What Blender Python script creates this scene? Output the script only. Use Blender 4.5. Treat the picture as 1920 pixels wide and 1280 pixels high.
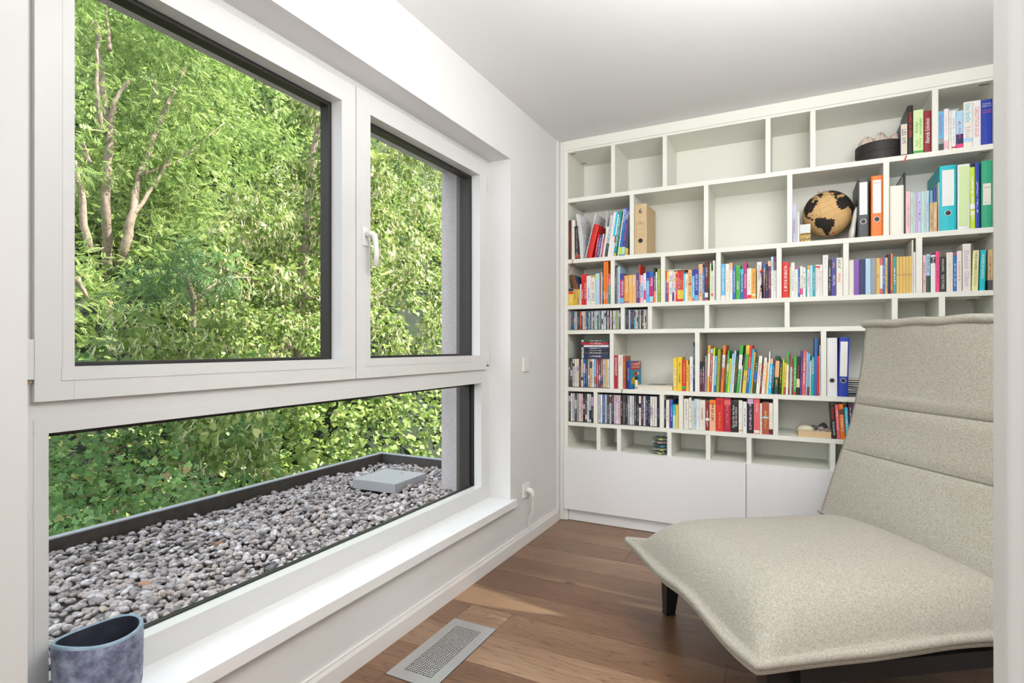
import bpy, bmesh, math, random
import numpy as np
from mathutils import Vector, Matrix, Euler

for o in list(bpy.data.objects): bpy.data.objects.remove(o)
S = bpy.context.scene
COL = S.collection
PI = math.pi
R = math.radians

# ------------------------------------------------------------------ camera
cd = bpy.data.cameras.new('camera'); cam = bpy.data.objects.new('camera', cd); COL.objects.link(cam)
EYE = Vector((1.387, 0.0, 1.143)); YAW = R(27.05); FPX = 1032.0
cam.location = EYE; cam.rotation_euler = (R(90), 0, YAW)
cd.sensor_width = 36; cd.sensor_fit = 'HORIZONTAL'; cd.lens = FPX / 1920 * 36
cd.shift_y = 10 / 1920; cd.clip_start = 0.02; cd.clip_end = 200
S.camera = cam

# ------------------------------------------------------------------ world, sun, added fill lights, exposure
W = bpy.data.worlds.new('daylight_sky'); S.world = W; W.use_nodes = True
nt = W.node_tree; bg = nt.nodes['Background']
bg.inputs[0].default_value = (0.82, 0.90, 1.0, 1); bg.inputs[1].default_value = 1.4
sl = bpy.data.lights.new('sun', 'SUN'); sl.energy = 8.5; sl.angle = R(0.6); sl.color = (1, 0.95, 0.84)
so = bpy.data.objects.new('sun', sl); COL.objects.link(so)
so.rotation_euler = Vector((0.52, 0.34, 0.76)).to_track_quat('Z', 'Y').to_euler()
def area(name, loc, aim, size, size_y, power, col=(1, 1, 1)):
    l = bpy.data.lights.new(name, 'AREA'); l.shape = 'RECTANGLE'; l.size = size; l.size_y = size_y
    l.energy = power; l.color = col
    o = bpy.data.objects.new(name, l); COL.objects.link(o); o.location = loc
    o.rotation_euler = (Vector(loc) - Vector(aim)).to_track_quat('Z', 'Y').to_euler(); return o
area('rear_top_fill', (0.7, -1.6, 2.42), (0.9, -0.9, 0), 1.8, 1.6, 5, (1, 1, 1))  # added fill from above, behind the camera; no fixture there
area('room_top_fill', (1.75, 1.2, 2.47), (1.6, 1.6, 0), 0.8, 0.6, 9, (1, 1, 1))  # added fill above the view to brighten the shelves; no fixture
area('rear_up_fill', (1.1, -1.4, 1.75), (1.0, -0.9, 3.0), 1.6, 1.2, 12, (1, 1, 1))  # added fill behind the camera, aimed up to brighten the ceiling
area('room_up_fill', (1.70, 1.05, 1.85), (1.60, 1.20, 3.2), 0.9, 0.9, 30, (1, 1, 1))  # added fill inside the room, bounced off the ceiling from out of view
area('rear_fill', (1.0, -3.3, 1.4), (1.1, 2.0, 1.2), 2.4, 2.0, 21, (1, 1, 1))  # added fill before the rear wall, which has no window
S.view_settings.view_transform = 'Standard'; S.view_settings.look = 'None'
S.view_settings.gamma = 1; S.view_settings.exposure = 0.95; S.view_settings.use_curve_mapping = False

# ------------------------------------------------------------------ helpers
FW = Vector((-math.sin(YAW), math.cos(YAW), 0)); RT = Vector((math.cos(YAW), math.sin(YAW), 0))
def ray(px, py): return FW + RT * ((px - 960) / FPX) + Vector((0, 0, (650 - py) / FPX))
def onX(px, py, x): d = ray(px, py); return EYE + d * ((x - EYE.x) / d.x)
def onY(px, py, y): d = ray(px, py); return EYE + d * ((y - EYE.y) / d.y)
def onZ(px, py, z): d = ray(px, py); return EYE + d * ((z - EYE.z) / d.z)

def tag(o, label=None, cat=None, group=None, kind=None):
    if label: o['label'] = label
    if cat: o['category'] = cat
    if group: o['group'] = group
    if kind: o['kind'] = kind
    return o
def empty(name, loc=(0, 0, 0), rz=0):
    o = bpy.data.objects.new(name, None); COL.objects.link(o); o.location = loc; o.rotation_euler = (0, 0, rz)
    o.empty_display_size = 0.05; return o
def link(name, me, m=None, parent=None, loc=None, rot=None):
    o = bpy.data.objects.new(name, me); COL.objects.link(o)
    if m is not None:
        for mm in (m if isinstance(m, (list, tuple)) else [m]): me.materials.append(mm)
    if parent: o.parent = parent
    if loc is not None: o.location = loc
    if rot is not None: o.rotation_euler = rot
    return o
class MB:
    def __init__(s): s.v = []; s.f = []; s.mi = []; s.m = 0
    def add(s, vs, fs, m=None):
        n = len(s.v); s.v += [tuple(v) for v in vs]; s.f += [tuple(i + n for i in f) for f in fs]
        s.mi += [s.m if m is None else m] * len(fs); return s
    def box(s, x0, x1, y0, y1, z0, z1, m=None):
        if x1 < x0: x0, x1 = x1, x0
        if y1 < y0: y0, y1 = y1, y0
        if z1 < z0: z0, z1 = z1, z0
        v = [(x, y, z) for x in (x0, x1) for y in (y0, y1) for z in (z0, z1)]
        return s.add(v, [(0, 1, 3, 2), (4, 6, 7, 5), (0, 4, 5, 1), (2, 3, 7, 6), (0, 2, 6, 4), (1, 5, 7, 3)], m)
    def tube(s, pts, rad, seg=10, caps=True, m=None):
        pts = [Vector(p) for p in pts]; n = len(pts)
        rs = rad if isinstance(rad, (list, tuple)) else [rad] * n
        vs = []; up = None
        for i, p in enumerate(pts):
            t = (pts[min(i + 1, n - 1)] - pts[max(i - 1, 0)]).normalized()
            if up is None: up = t.orthogonal().normalized()
            up = (up - t * up.dot(t)).normalized(); b = t.cross(up)
            for k in range(seg):
                a = 2 * PI * k / seg; vs.append(p + (up * math.cos(a) + b * math.sin(a)) * rs[i])
        fs = [(i * seg + k, i * seg + (k + 1) % seg, (i + 1) * seg + (k + 1) % seg, (i + 1) * seg + k) for i in range(n - 1) for k in range(seg)]
        if caps: fs += [tuple(range(seg - 1, -1, -1)), tuple(range((n - 1) * seg, n * seg))]
        return s.add(vs, fs, m)
    def lathe(s, prof, seg=32, c=(0, 0, 0), sx=1, sy=1, m=None):
        vs = [(c[0] + r * sx * math.cos(2 * PI * k / seg), c[1] + r * sy * math.sin(2 * PI * k / seg), c[2] + z) for r, z in prof for k in range(seg)]
        n = len(prof); fs = [(i * seg + k, i * seg + (k + 1) % seg, (i + 1) * seg + (k + 1) % seg, (i + 1) * seg + k) for i in range(n - 1) for k in range(seg)]
        fs += [tuple(range(seg - 1, -1, -1)), tuple(range((n - 1) * seg, n * seg))]
        return s.add(vs, fs, m)
    def prism(s, poly, z0, z1, m=None):
        n = len(poly); vs = [(x, y, z0) for x, y in poly] + [(x, y, z1) for x, y in poly]
        fs = [(i, (i + 1) % n, n + (i + 1) % n, n + i) for i in range(n)] + [tuple(range(n - 1, -1, -1)), tuple(range(n, 2 * n))]
        return s.add(vs, fs, m)
    def mesh(s, name, smooth=False, bevel=0):
        me = bpy.data.meshes.new(name); me.from_pydata(s.v, [], s.f)
        if any(s.mi): me.polygons.foreach_set('material_index', s.mi)
        if bevel:
            bm = bmesh.new(); bm.from_mesh(me)
            bmesh.ops.bevel(bm, geom=bm.edges[:], offset=bevel, segments=2, affect='EDGES', profile=0.6); bm.to_mesh(me); bm.free()
        if smooth: me.polygons.foreach_set('use_smooth', [True] * len(me.polygons))
        me.update(); return me
    def obj(s, name, m=None, parent=None, smooth=False, bevel=0, loc=None, rot=None):
        return link(name, s.mesh(name, smooth, bevel), m, parent, loc, rot)

# ------------------------------------------------------------------ materials
def mat(name, col, rough=0.5, metal=0, spec=0.5, noise=0, nscale=20, bump=0, bscale=200, sheen=0):
    m = bpy.data.materials.new(name); m.use_nodes = True; t = m.node_tree; b = t.nodes['Principled BSDF']
    b.inputs['Base Color'].default_value = (*col, 1); b.inputs['Roughness'].default_value = rough
    b.inputs['Metallic'].default_value = metal; b.inputs['Specular IOR Level'].default_value = spec
    if sheen: b.inputs['Sheen Weight'].default_value = sheen
    tc = None
    if noise or bump: tc = t.nodes.new('ShaderNodeTexCoord')
    if noise:
        n = t.nodes.new('ShaderNodeTexNoise'); n.inputs['Scale'].default_value = nscale; n.inputs['Detail'].default_value = 6
        t.links.new(tc.outputs['Object'], n.inputs['Vector'])
        mx = t.nodes.new('ShaderNodeMix'); mx.data_type = 'RGBA'
        mx.inputs['A'].default_value = tuple(c * (1 - noise) for c in col) + (1,); mx.inputs['B'].default_value = tuple(min(1, c * (1 + noise)) for c in col) + (1,)
        t.links.new(n.outputs['Fac'], mx.inputs['Factor']); t.links.new(mx.outputs['Result'], b.inputs['Base Color'])
    if bump:
        n = t.nodes.new('ShaderNodeTexNoise'); n.inputs['Scale'].default_value = bscale; n.inputs['Detail'].default_value = 4
        t.links.new(tc.outputs['Object'], n.inputs['Vector'])
        bp = t.nodes.new('ShaderNodeBump'); bp.inputs['Strength'].default_value = bump; bp.inputs['Distance'].default_value = 0.002
        t.links.new(n.outputs['Fac'], bp.inputs['Height']); t.links.new(bp.outputs['Normal'], b.inputs['Normal'])
    return m
M = {}
M['wall'] = mat('white_wall_paint', (0.74, 0.735, 0.725), 0.85, noise=0.012, nscale=2, bump=0.08, bscale=90)
M['ceil'] = mat('white_ceiling_paint', (0.79, 0.79, 0.79), 0.9, noise=0.01, nscale=2)
M['trim'] = mat('white_lacquer_trim', (0.80, 0.785, 0.76), 0.4)
M['frame'] = mat('white_window_lacquer', (0.70, 0.70, 0.69), 0.3, noise=0.01, nscale=6)
M['sill'] = mat('white_sill_board', (0.86, 0.86, 0.86), 0.35)
M['shelf'] = mat('white_shelf_laminate', (0.84, 0.84, 0.76), 0.45, noise=0.015, nscale=3, bump=0.05, bscale=300)
M['door'] = mat('white_cabinet_front', (0.83, 0.83, 0.83), 0.4, noise=0.008, nscale=3)
M['dark'] = mat('black_rubber', (0.012, 0.012, 0.012), 0.5)
M['anth'] = mat('dark_brown_aluminium', (0.030, 0.026, 0.023), 0.5, metal=0.0)
M['alu'] = mat('grey_aluminium', (0.40, 0.42, 0.48), 0.45, metal=0.15)
M['steel'] = mat('brushed_steel', (0.66, 0.66, 0.66), 0.35, metal=0.85, noise=0.05, nscale=60)
M['blackmetal'] = mat('black_powder_coat', (0.010, 0.010, 0.012), 0.42)
M['plastic'] = mat('white_plastic', (0.82, 0.81, 0.78), 0.3)
M['page'] = mat('paper_pages', (0.78, 0.72, 0.58), 0.9, noise=0.06, nscale=300)
M['white'] = mat('white_paper', (0.86, 0.86, 0.88), 0.7)
M['brass'] = mat('dull_brass_fitting', (0.30, 0.24, 0.15), 0.4, metal=0.7)
M['bark'] = mat('tree_bark', (0.27, 0.21, 0.165), 0.95, noise=0.6, nscale=18, bump=1.0, bscale=40)
M['wood'] = mat('pale_wood', (0.70, 0.50, 0.28), 0.6, noise=0.08, nscale=12)

def N(t, ty, **kw):
    n = t.nodes.new(ty)
    for k, v in kw.items():
        if k in n.inputs: n.inputs[k].default_value = v
        else: setattr(n, k, v)
    return n
def ramp(t, stops, mode='LINEAR'):
    r = t.nodes.new('ShaderNodeValToRGB'); cr = r.color_ramp; cr.interpolation = mode
    while len(cr.elements) < len(stops): cr.elements.new(0.5)
    for e, (p, c) in zip(cr.elements, stops): e.position = p; e.color = (*c, 1) if len(c) == 3 else c
    return r
def mathn(t, op, a, b=None, c=None):
    n = t.nodes.new('ShaderNodeMath'); n.operation = op
    for i, v in enumerate((a, b, c)):
        if v is None: continue
        if isinstance(v, (int, float)): n.inputs[i].default_value = v
        else: t.links.new(v, n.inputs[i])
    return n.outputs[0]
def mixc(t, f, a, b):
    n = t.nodes.new('ShaderNodeMix'); n.data_type = 'RGBA'
    for k, v in (('Factor', f), ('A', a), ('B', b)):
        if isinstance(v, (int, float)): n.inputs[k].default_value = v
        elif isinstance(v, tuple): n.inputs[k].default_value = (*v, 1)
        else: t.links.new(v, n.inputs[k])
    return n.outputs['Result']

def wood_floor():
    m = bpy.data.materials.new('oiled_oak_plank'); m.use_nodes = True; t = m.node_tree; b = t.nodes['Principled BSDF']; L = t.links.new
    tc = N(t, 'ShaderNodeTexCoord'); oi = N(t, 'ShaderNodeObjectInfo')
    off = N(t, 'ShaderNodeCombineXYZ'); L(mathn(t, 'MULTIPLY', oi.outputs['Random'], 37.0), off.inputs[0]); L(mathn(t, 'MULTIPLY', oi.outputs['Random'], 11.0), off.inputs[1])
    ad = N(t, 'ShaderNodeVectorMath', operation='ADD'); L(tc.outputs['Object'], ad.inputs[0]); L(off.outputs[0], ad.inputs[1])
    # knots: distort the grain around sparse cells
    mp0 = N(t, 'ShaderNodeMapping'); mp0.inputs['Scale'].default_value = (2.0, 5.0, 1); L(ad.outputs[0], mp0.inputs[0])
    vo = N(t, 'ShaderNodeTexVoronoi'); vo.inputs['Scale'].default_value = 1.0; L(mp0.outputs[0], vo.inputs['Vector'])
    kn = ramp(t, [(0.0, (1, 1, 1)), (0.045, (0.9, 0.9, 0.9)), (0.20, (0.30,) * 3), (0.5, (0, 0, 0))]); L(vo.outputs['Distance'], kn.inputs[0])
    mp = N(t, 'ShaderNodeMapping'); mp.inputs['Scale'].default_value = (0.9, 9, 1); L(ad.outputs[0], mp.inputs[0])
    n1 = N(t, 'ShaderNodeTexNoise', Scale=1.3, Detail=3.0, Distortion=0.6); L(mp.outputs[0], n1.inputs['Vector'])
    v = mathn(t, 'ADD', mathn(t, 'MULTIPLY', n1.outputs['Fac'], 7.0), mathn(t, 'MULTIPLY', kn.outputs[0], 1.6))
    rings = mathn(t, 'FRACT', mathn(t, 'MULTIPLY', v, 2.3))
    rr = ramp(t, [(0.0, (0.0,) * 3), (0.10, (0.75,) * 3), (0.55, (1,) * 3), (0.93, (0.8,) * 3), (1.0, (0.0,) * 3)]); L(rings, rr.inputs[0])
    mp2 = N(t, 'ShaderNodeMapping'); mp2.inputs['Scale'].default_value = (5, 130, 1); L(ad.outputs[0], mp2.inputs[0])
    n2 = N(t, 'ShaderNodeTexNoise', Scale=1.0, Detail=5.0); L(mp2.outputs[0], n2.inputs['Vector'])
    base = ramp(t, [(0.0, (0.10, 0.040, 0.016)), (0.35, (0.17, 0.080, 0.038)), (0.66, (0.28, 0.155, 0.085)), (1.0, (0.46, 0.30, 0.185))])
    mp3 = N(t, 'ShaderNodeMapping'); mp3.inputs['Scale'].default_value = (0.7, 4.5, 1); L(ad.outputs[0], mp3.inputs[0])
    n3 = N(t, 'ShaderNodeTexNoise', Scale=1.0, Detail=2.0); L(mp3.outputs[0], n3.inputs['Vector'])
    f = mathn(t, 'ADD', mathn(t, 'MULTIPLY', n3.outputs['Fac'], 0.75), mathn(t, 'MULTIPLY', n2.outputs['Fac'], 0.42))
    f = mathn(t, 'ADD', f, mathn(t, 'MULTIPLY', mathn(t, 'SUBTRACT', oi.outputs['Random'], 0.5), 0.42))
    L(f, base.inputs[0])
    c = mixc(t, mathn(t, 'MULTIPLY', mathn(t, 'SUBTRACT', 1.0, rr.outputs[0]), 0.75), base.outputs[0], (0.060, 0.026, 0.012))
    sap = ramp(t, [(0.62, (0, 0, 0)), (0.66, (1, 1, 1))]); L(n3.outputs['Fac'], sap.inputs[0])
    c = mixc(t, mathn(t, 'MULTIPLY', sap.outputs[0], 0.55), c, (0.58, 0.36, 0.19))
    kc = ramp(t, [(0.0, (1, 1, 1)), (0.04, (1, 1, 1)), (0.075, (0, 0, 0))]); L(vo.outputs['Distance'], kc.inputs[0])
    c = mixc(t, mathn(t, 'MULTIPLY', kc.outputs[0], 0.85), c, (0.018, 0.010, 0.006))
    L(c, b.inputs['Base Color']); b.inputs['Roughness'].default_value = 0.40; b.inputs['Specular IOR Level'].default_value = 0.6; b.inputs['Coat Weight'].default_value = 0.25; b.inputs['Coat Roughness'].default_value = 0.28
    bp = N(t, 'ShaderNodeBump', Strength=0.25, Distance=0.001); L(n2.outputs['Fac'], bp.inputs['Height']); L(bp.outputs[0], b.inputs['Normal'])
    return m
M['floor'] = wood_floor()

def fabric():
    m = bpy.data.materials.new('greige_woven_fabric'); m.use_nodes = True; t = m.node_tree; b = t.nodes['Principled BSDF']; L = t.links.new
    tc = N(t, 'ShaderNodeTexCoord')
    mp = N(t, 'ShaderNodeMapping'); mp.inputs['Scale'].default_value = (420, 1000, 800); L(tc.outputs['Object'], mp.inputs[0])
    n1 = N(t, 'ShaderNodeTexNoise', Scale=1.0, Detail=3.0); L(mp.outputs[0], n1.inputs['Vector'])
    n2 = N(t, 'ShaderNodeTexNoise', Scale=560.0, Detail=2.0); L(tc.outputs['Object'], n2.inputs['Vector'])
    n4 = N(t, 'ShaderNodeTexNoise', Scale=170.0, Detail=3.0); L(tc.outputs['Object'], n4.inputs['Vector'])
    f = mathn(t, 'ADD', mathn(t, 'ADD', mathn(t, 'MULTIPLY', n1.outputs['Fac'], 0.45), mathn(t, 'MULTIPLY', n4.outputs['Fac'], 0.25)), mathn(t, 'MULTIPLY', n2.outputs['Fac'], 0.3))
    r = ramp(t, [(0.38, (0.25, 0.225, 0.18)), (0.5, (0.395, 0.372, 0.312)), (0.62, (0.545, 0.525, 0.46))]); L(f, r.inputs[0])
    L(r.outputs[0], b.inputs['Base Color']); b.inputs['Roughness'].default_value = 0.95; b.inputs['Specular IOR Level'].default_value = 0.15
    b.inputs['Sheen Weight'].default_value = 0.15
    bp = N(t, 'ShaderNodeBump', Strength=0.5, Distance=0.0012); L(f, bp.inputs['Height']); L(bp.outputs[0], b.inputs['Normal'])
    return m
M['fabric'] = fabric()

def plaster():
    m = mat('rough_grey_render', (0.50, 0.44, 0.43), 0.95); t = m.node_tree; b = t.nodes['Principled BSDF']; L = t.links.new
    tc = N(t, 'ShaderNodeTexCoord'); v = N(t, 'ShaderNodeTexVoronoi', Scale=260.0); L(tc.outputs['Object'], v.inputs['Vector'])
    n = N(t, 'ShaderNodeTexNoise', Scale=330.0, Detail=3.0); L(tc.outputs['Object'], n.inputs['Vector'])
    r = ramp(t, [(0.33, (0.36, 0.29, 0.27)), (0.44, (0.70, 0.65, 0.65))]); L(n.outputs['Fac'], r.inputs[0]); L(r.outputs[0], b.inputs['Base Color'])
    bp = N(t, 'ShaderNodeBump', Strength=0.8, Distance=0.003); L(v.outputs['Distance'], bp.inputs['Height']); L(bp.outputs[0], b.inputs['Normal'])
    return m
M['plaster'] = plaster()

def stone_mat():
    m = mat('river_gravel_stone', (0.4, 0.4, 0.4), 0.8); t = m.node_tree; b = t.nodes['Principled BSDF']; L = t.links.new
    g = N(t, 'ShaderNodeNewGeometry'); a = N(t, 'ShaderNodeTexNoise', Scale=90.0, Detail=5.0); tc = N(t, 'ShaderNodeTexCoord'); L(tc.outputs['Object'], a.inputs['Vector'])
    r = ramp(t, [(0.0, (0.24, 0.225, 0.23)), (0.2, (0.42, 0.39, 0.38)), (0.45, (0.55, 0.50, 0.475)), (0.62, (0.62, 0.54, 0.47)), (0.75, (0.50, 0.47, 0.48)), (0.88, (0.72, 0.70, 0.68)), (1.0, (0.86, 0.85, 0.86))])
    oi = N(t, 'ShaderNodeObjectInfo')
    fr = mathn(t, 'FRACT', mathn(t, 'ADD', g.outputs['Random Per Island'], oi.outputs['Random']))
    L(fr, r.inputs[0])
    k = ramp(t, [(0.35, (0.52, 0.51, 0.52)), (0.65, (1.06, 1.03, 1.05))]); L(a.outputs['Fac'], k.inputs[0])
    mu = N(t, 'ShaderNodeVectorMath', operation='MULTIPLY'); L(r.outputs[0], mu.inputs[0]); L(k.outputs[0], mu.inputs[1]); L(mu.outputs[0], b.inputs['Base Color'])
    return m
M['stone'] = stone_mat()

def leaf_mat(name, stops, trans=0.45, rough=0.45):
    m = bpy.data.materials.new(name); m.use_nodes = True; t = m.node_tree; L = t.links.new
    b = t.nodes['Principled BSDF']; out = t.nodes['Material Output']
    at = N(t, 'ShaderNodeAttribute', attribute_name='tint'); r = ramp(t, stops); L(at.outputs['Fac'], r.inputs[0]); L(r.outputs[0], b.inputs['Base Color'])
    b.inputs['Roughness'].default_value = rough; b.inputs['Specular IOR Level'].default_value = 0.35
    tr = N(t, 'ShaderNodeBsdfTranslucent')
    hs = N(t, 'ShaderNodeHueSaturation'); hs.inputs['Saturation'].default_value = 1.05; hs.inputs['Value'].default_value = 1.25; hs.inputs['Hue'].default_value = 0.485
    L(r.outputs[0], hs.inputs['Color']); L(hs.outputs[0], tr.inputs[0])
    mx = N(t, 'ShaderNodeMixShader'); mx.inputs[0].default_value = trans; L(b.outputs[0], mx.inputs[1]); L(tr.outputs[0], mx.inputs[2]); L(mx.outputs[0], out.inputs[0])
    return m
M['locust'] = leaf_mat('locust_leaf', [(0, (0.09, 0.16, 0.05)), (0.4, (0.22, 0.34, 0.10)), (0.8, (0.37, 0.50, 0.17)), (1, (0.66, 0.70, 0.38))], 0.36)
M['locust_shaded'] = leaf_mat('shade_tinted_locust_leaf', [(0, (0.07, 0.16, 0.06)), (1, (0.19, 0.32, 0.13))], 0.35)  # locust leaf recoloured darker and bluer to paint the bough's shade
M['linden'] = leaf_mat('linden_leaf', [(0, (0.09, 0.15, 0.035)), (0.5, (0.17, 0.26, 0.06)), (0.9, (0.30, 0.38, 0.11)), (1, (0.55, 0.56, 0.22))], 0.30)
M['bract'] = leaf_mat('linden_bract', [(0, (0.50, 0.48, 0.26)), (1, (0.74, 0.71, 0.48))], 0.4)
M['bramble'] = leaf_mat('bramble_leaf', [(0, (0.09, 0.19, 0.06)), (0.6, (0.17, 0.31, 0.10)), (0.93, (0.26, 0.41, 0.13)), (0.96, (0.34, 0.25, 0.13)), (1, (0.60, 0.46, 0.07))], 0.3, 0.5)
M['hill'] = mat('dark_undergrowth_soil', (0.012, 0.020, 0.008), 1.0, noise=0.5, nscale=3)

# cover colour, lettering colour and coloured bands come from each object's own properties
def print_mat(name, rough=0.4, coat=0.0):
    m = bpy.data.materials.new(name); m.use_nodes = True; t = m.node_tree; b = t.nodes['Principled BSDF']; L = t.links.new
    def at(n): return N(t, 'ShaderNodeAttribute', attribute_type='OBJECT', attribute_name=n)
    uv = N(t, 'ShaderNodeUVMap'); sp = N(t, 'ShaderNodeSeparateXYZ'); L(uv.outputs[0], sp.inputs[0]); u, v = sp.outputs[0], sp.outputs[1]
    c = at('cover').outputs['Color']
    pb = N(t, 'ShaderNodeSeparateXYZ'); L(at('bands').outputs['Vector'], pb.inputs[0])
    inb = mathn(t, 'MULTIPLY', mathn(t, 'GREATER_THAN', v, pb.outputs[0]), mathn(t, 'LESS_THAN', v, pb.outputs[1]))
    c = mixc(t, inb, c, at('band').outputs['Color'])
    pt = N(t, 'ShaderNodeSeparateXYZ'); L(at('print').outputs['Vector'], pt.inputs[0])
    gate = mathn(t, 'MULTIPLY', mathn(t, 'GREATER_THAN', v, pt.outputs[0]), mathn(t, 'LESS_THAN', v, pt.outputs[1]))
    gate = mathn(t, 'MULTIPLY', gate, mathn(t, 'MULTIPLY', mathn(t, 'GREATER_THAN', u, 0.32), mathn(t, 'LESS_THAN', u, 0.68)))
    cv = N(t, 'ShaderNodeCombineXYZ'); L(mathn(t, 'MULTIPLY', u, 3.0), cv.inputs[0]); L(mathn(t, 'MULTIPLY', v, 42.0), cv.inputs[1]); L(pt.outputs[2], cv.inputs[2])
    n = N(t, 'ShaderNodeTexNoise', Scale=1.0, Detail=1.0); L(cv.outputs[0], n.inputs['Vector'])
    g = mathn(t, 'MULTIPLY', gate, mathn(t, 'GREATER_THAN', n.outputs['Fac'], 0.5))
    c = mixc(t, mathn(t, 'MULTIPLY', g, 0.85), c, at('ink').outputs['Color'])
    L(c, b.inputs['Base Color']); b.inputs['Roughness'].default_value = rough; b.inputs['Coat Weight'].default_value = coat
    return m
M['cover'] = print_mat('printed_cover', 0.45)
M['sleeve'] = print_mat('printed_sleeve_under_film', 0.25, 0.3)
def ink_mat():
    m = bpy.data.materials.new('printed_lettering'); m.use_nodes = True; t = m.node_tree; b = t.nodes['Principled BSDF']
    a = N(t, 'ShaderNodeAttribute', attribute_type='OBJECT', attribute_name='ink'); t.links.new(a.outputs['Color'], b.inputs['Base Color']); b.inputs['Roughness'].default_value = 0.5
    return m
M['ink'] = ink_mat()
def glass_mat():
    m = bpy.data.materials.new('window_glass'); m.use_nodes = True; t = m.node_tree; L = t.links.new; t.nodes.remove(t.nodes['Principled BSDF'])
    tr = N(t, 'ShaderNodeBsdfTransparent'); tr.inputs[0].default_value = (0.98, 0.98, 0.975, 1); gl = N(t, 'ShaderNodeBsdfGlossy', Roughness=0.0)
    fr = N(t, 'ShaderNodeFresnel', IOR=1.45); mx = N(t, 'ShaderNodeMixShader'); gm_ = N(t, 'ShaderNodeNewGeometry'); L(mathn(t, 'MULTIPLY', fr.outputs[0], mathn(t, 'SUBTRACT', 0.22, mathn(t, 'MULTIPLY', gm_.outputs['Backfacing'], 0.22))), mx.inputs[0]); L(tr.outputs[0], mx.inputs[1]); L(gl.outputs[0], mx.inputs[2])
    L(mx.outputs[0], t.nodes['Material Output'].inputs[0]); return m
M['glass'] = glass_mat()

def struct(name, mb, m, parent=None, **k):
    o = mb.obj(name, m, parent, **k)
    if parent is None: o['kind'] = 'structure'
    return o

# ================================================================== ROOM SHELL
H = 2.5; XR = 2.27; YB = 3.74; Y0 = -3.6
# window opening in the left wall
WY0, WY1, WZ0, WZ1 = 0.549, 2.697, 0.27, 2.178
w = MB()
w.box(-0.45, 0, Y0, WY0 - 0.12, -0.2, H + 0.2).box(-0.13, 0, WY0 - 0.12, WY0, -0.2, H + 0.2)
w.box(-0.45, 0, WY1, YB, -0.2, H + 0.2)
w.box(-0.28, 0, WY0, WY1, WZ1, H + 0.2).box(-0.28, 0, WY0, WY1, -0.2, WZ0)
struct('wall_left', w, M['wall'])
struct('wall_back', MB().box(-0.45, XR + 0.15, YB, YB + 0.2, -0.2, H + 0.2), M['wall'])
struct('wall_right', MB().box(XR, XR + 0.2, 0.85, YB, -0.2, H + 0.2), M['wall'])
jx = 1.6035
j = MB(); pts = [(jx, 0.86), (jx, 0.816)] + [(jx + 0.012 - 0.012 * math.cos(a), 0.816 - 0.012 * math.sin(a)) for a in (R(20), R(40), R(60), R(80), R(90))] + [(XR + 0.2, 0.804), (XR + 0.2, 0.86)]
j.prism(pts[::-1], 0, H); struct('wall_front', j, M['wall'])
struct('wall_rear', MB().box(-0.45, 4.2, Y0 - 0.2, Y0, -0.2, H + 0.2), M['wall'])
struct('wall_side', MB().box(4.0, 4.2, Y0, 0.75, -0.2, H + 0.2).box(XR + 0.2, 4.2, 0.75, 0.95, -0.2, H + 0.2), M['wall'])
struct('ceiling', MB().box(-0.45, 4.2, Y0 - 0.2, YB + 0.2, H, H + 0.25), M['ceil'])
# outside of the building: render; unseen upper wall and eaves sized to cast shade
struct('trim_1', MB().box(0.0, 0.010, 3.362, 3.398, 0, H), M['trim'])
bb = MB(); prof = [(0, 0.0), (0.014, 0.0), (0.014, 0.060), (0.009, 0.074), (0.009, 0.080), (0, 0.080)]
def sweepY(mb, prof, y0, y1):
    n = len(prof); v = [(x, y0, z) for x, z in prof] + [(x, y1, z) for x, z in prof]
    mb.add(v, [(i, (i + 1) % n, n + (i + 1) % n, n + i) for i in range(n)] + [tuple(range(n - 1, -1, -1)), tuple(range(n, 2 * n))]); return mb
struct('baseboard_left', sweepY(bb, prof, Y0, 3.362), M['trim'])

# floor: planks laid across the room, each its own object
fl = struct('floor', MB().box(-0.45, 4.2, Y0 - 0.2, YB + 0.2, -0.2, -0.004), mat('dark_plank_joint', (0.02, 0.010, 0.006), 0.9))
rnd = random.Random(4)
def plank(x0, x1, y0, y1, m=M['floor']):
    g = 0.0007; mb = MB().box(x0 + g, x1 - g, y0 + g, y1 - g, -0.004, 0.0)
    return mb.obj('plank', m, fl)
pitch = 0.193; top = 3.255
joints = {0: [0.459, 2.0], 2: [0.583, 2.05], 7: [1.177], 1: [1.62], 3: [1.5], 4: [0.9 + 0.9], 5: [1.45], 6: [0.12 + 1.6], 8: [1.9], 9: [1.15], 10: [0.4, 1.8]}
for k in range(0, 28):
    y1 = top + pitch * (1 - k); y0 = y1 - pitch
    if y1 < -1.8: break
    js = joints.get(k, [rnd.uniform(0.3, 1.1), rnd.uniform(1.5, 2.2)])
    xs = [0.0] + sorted(js) + [2.6 if y0 > 0.7 else 4.0]
    y1c = min(y1, 3.44)
    for a, b in zip(xs, xs[1:]):
        if y0 < 1.96 and y1 > 1.505 and a < 0.12:            # row cut around the floor grille
            segs = []
            plank(a, 0.118, y0, y1c)
            if y1 > 1.955: plank(0.118, min(b, 0.320), max(y0, 1.955), y1c)
            if y0 < 1.510: plank(0.118, min(b, 0.320), y0, min(y1c, 1.510))
            plank(0.320, b, y0, y1c)
        else: plank(a, b, y0, y1c)

# window sill board
sb = MB(); xs0, xs1 = -0.135, 0.03
sb.box(xs0, 0.0, WY0, WY1, 0.262, 0.300); sb.box(0.0, xs1, WY0 - 0.026, WY1 + 0.026, 0.262, 0.300)
struct('trim_2', sb, M['sill'], bevel=0)

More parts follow.
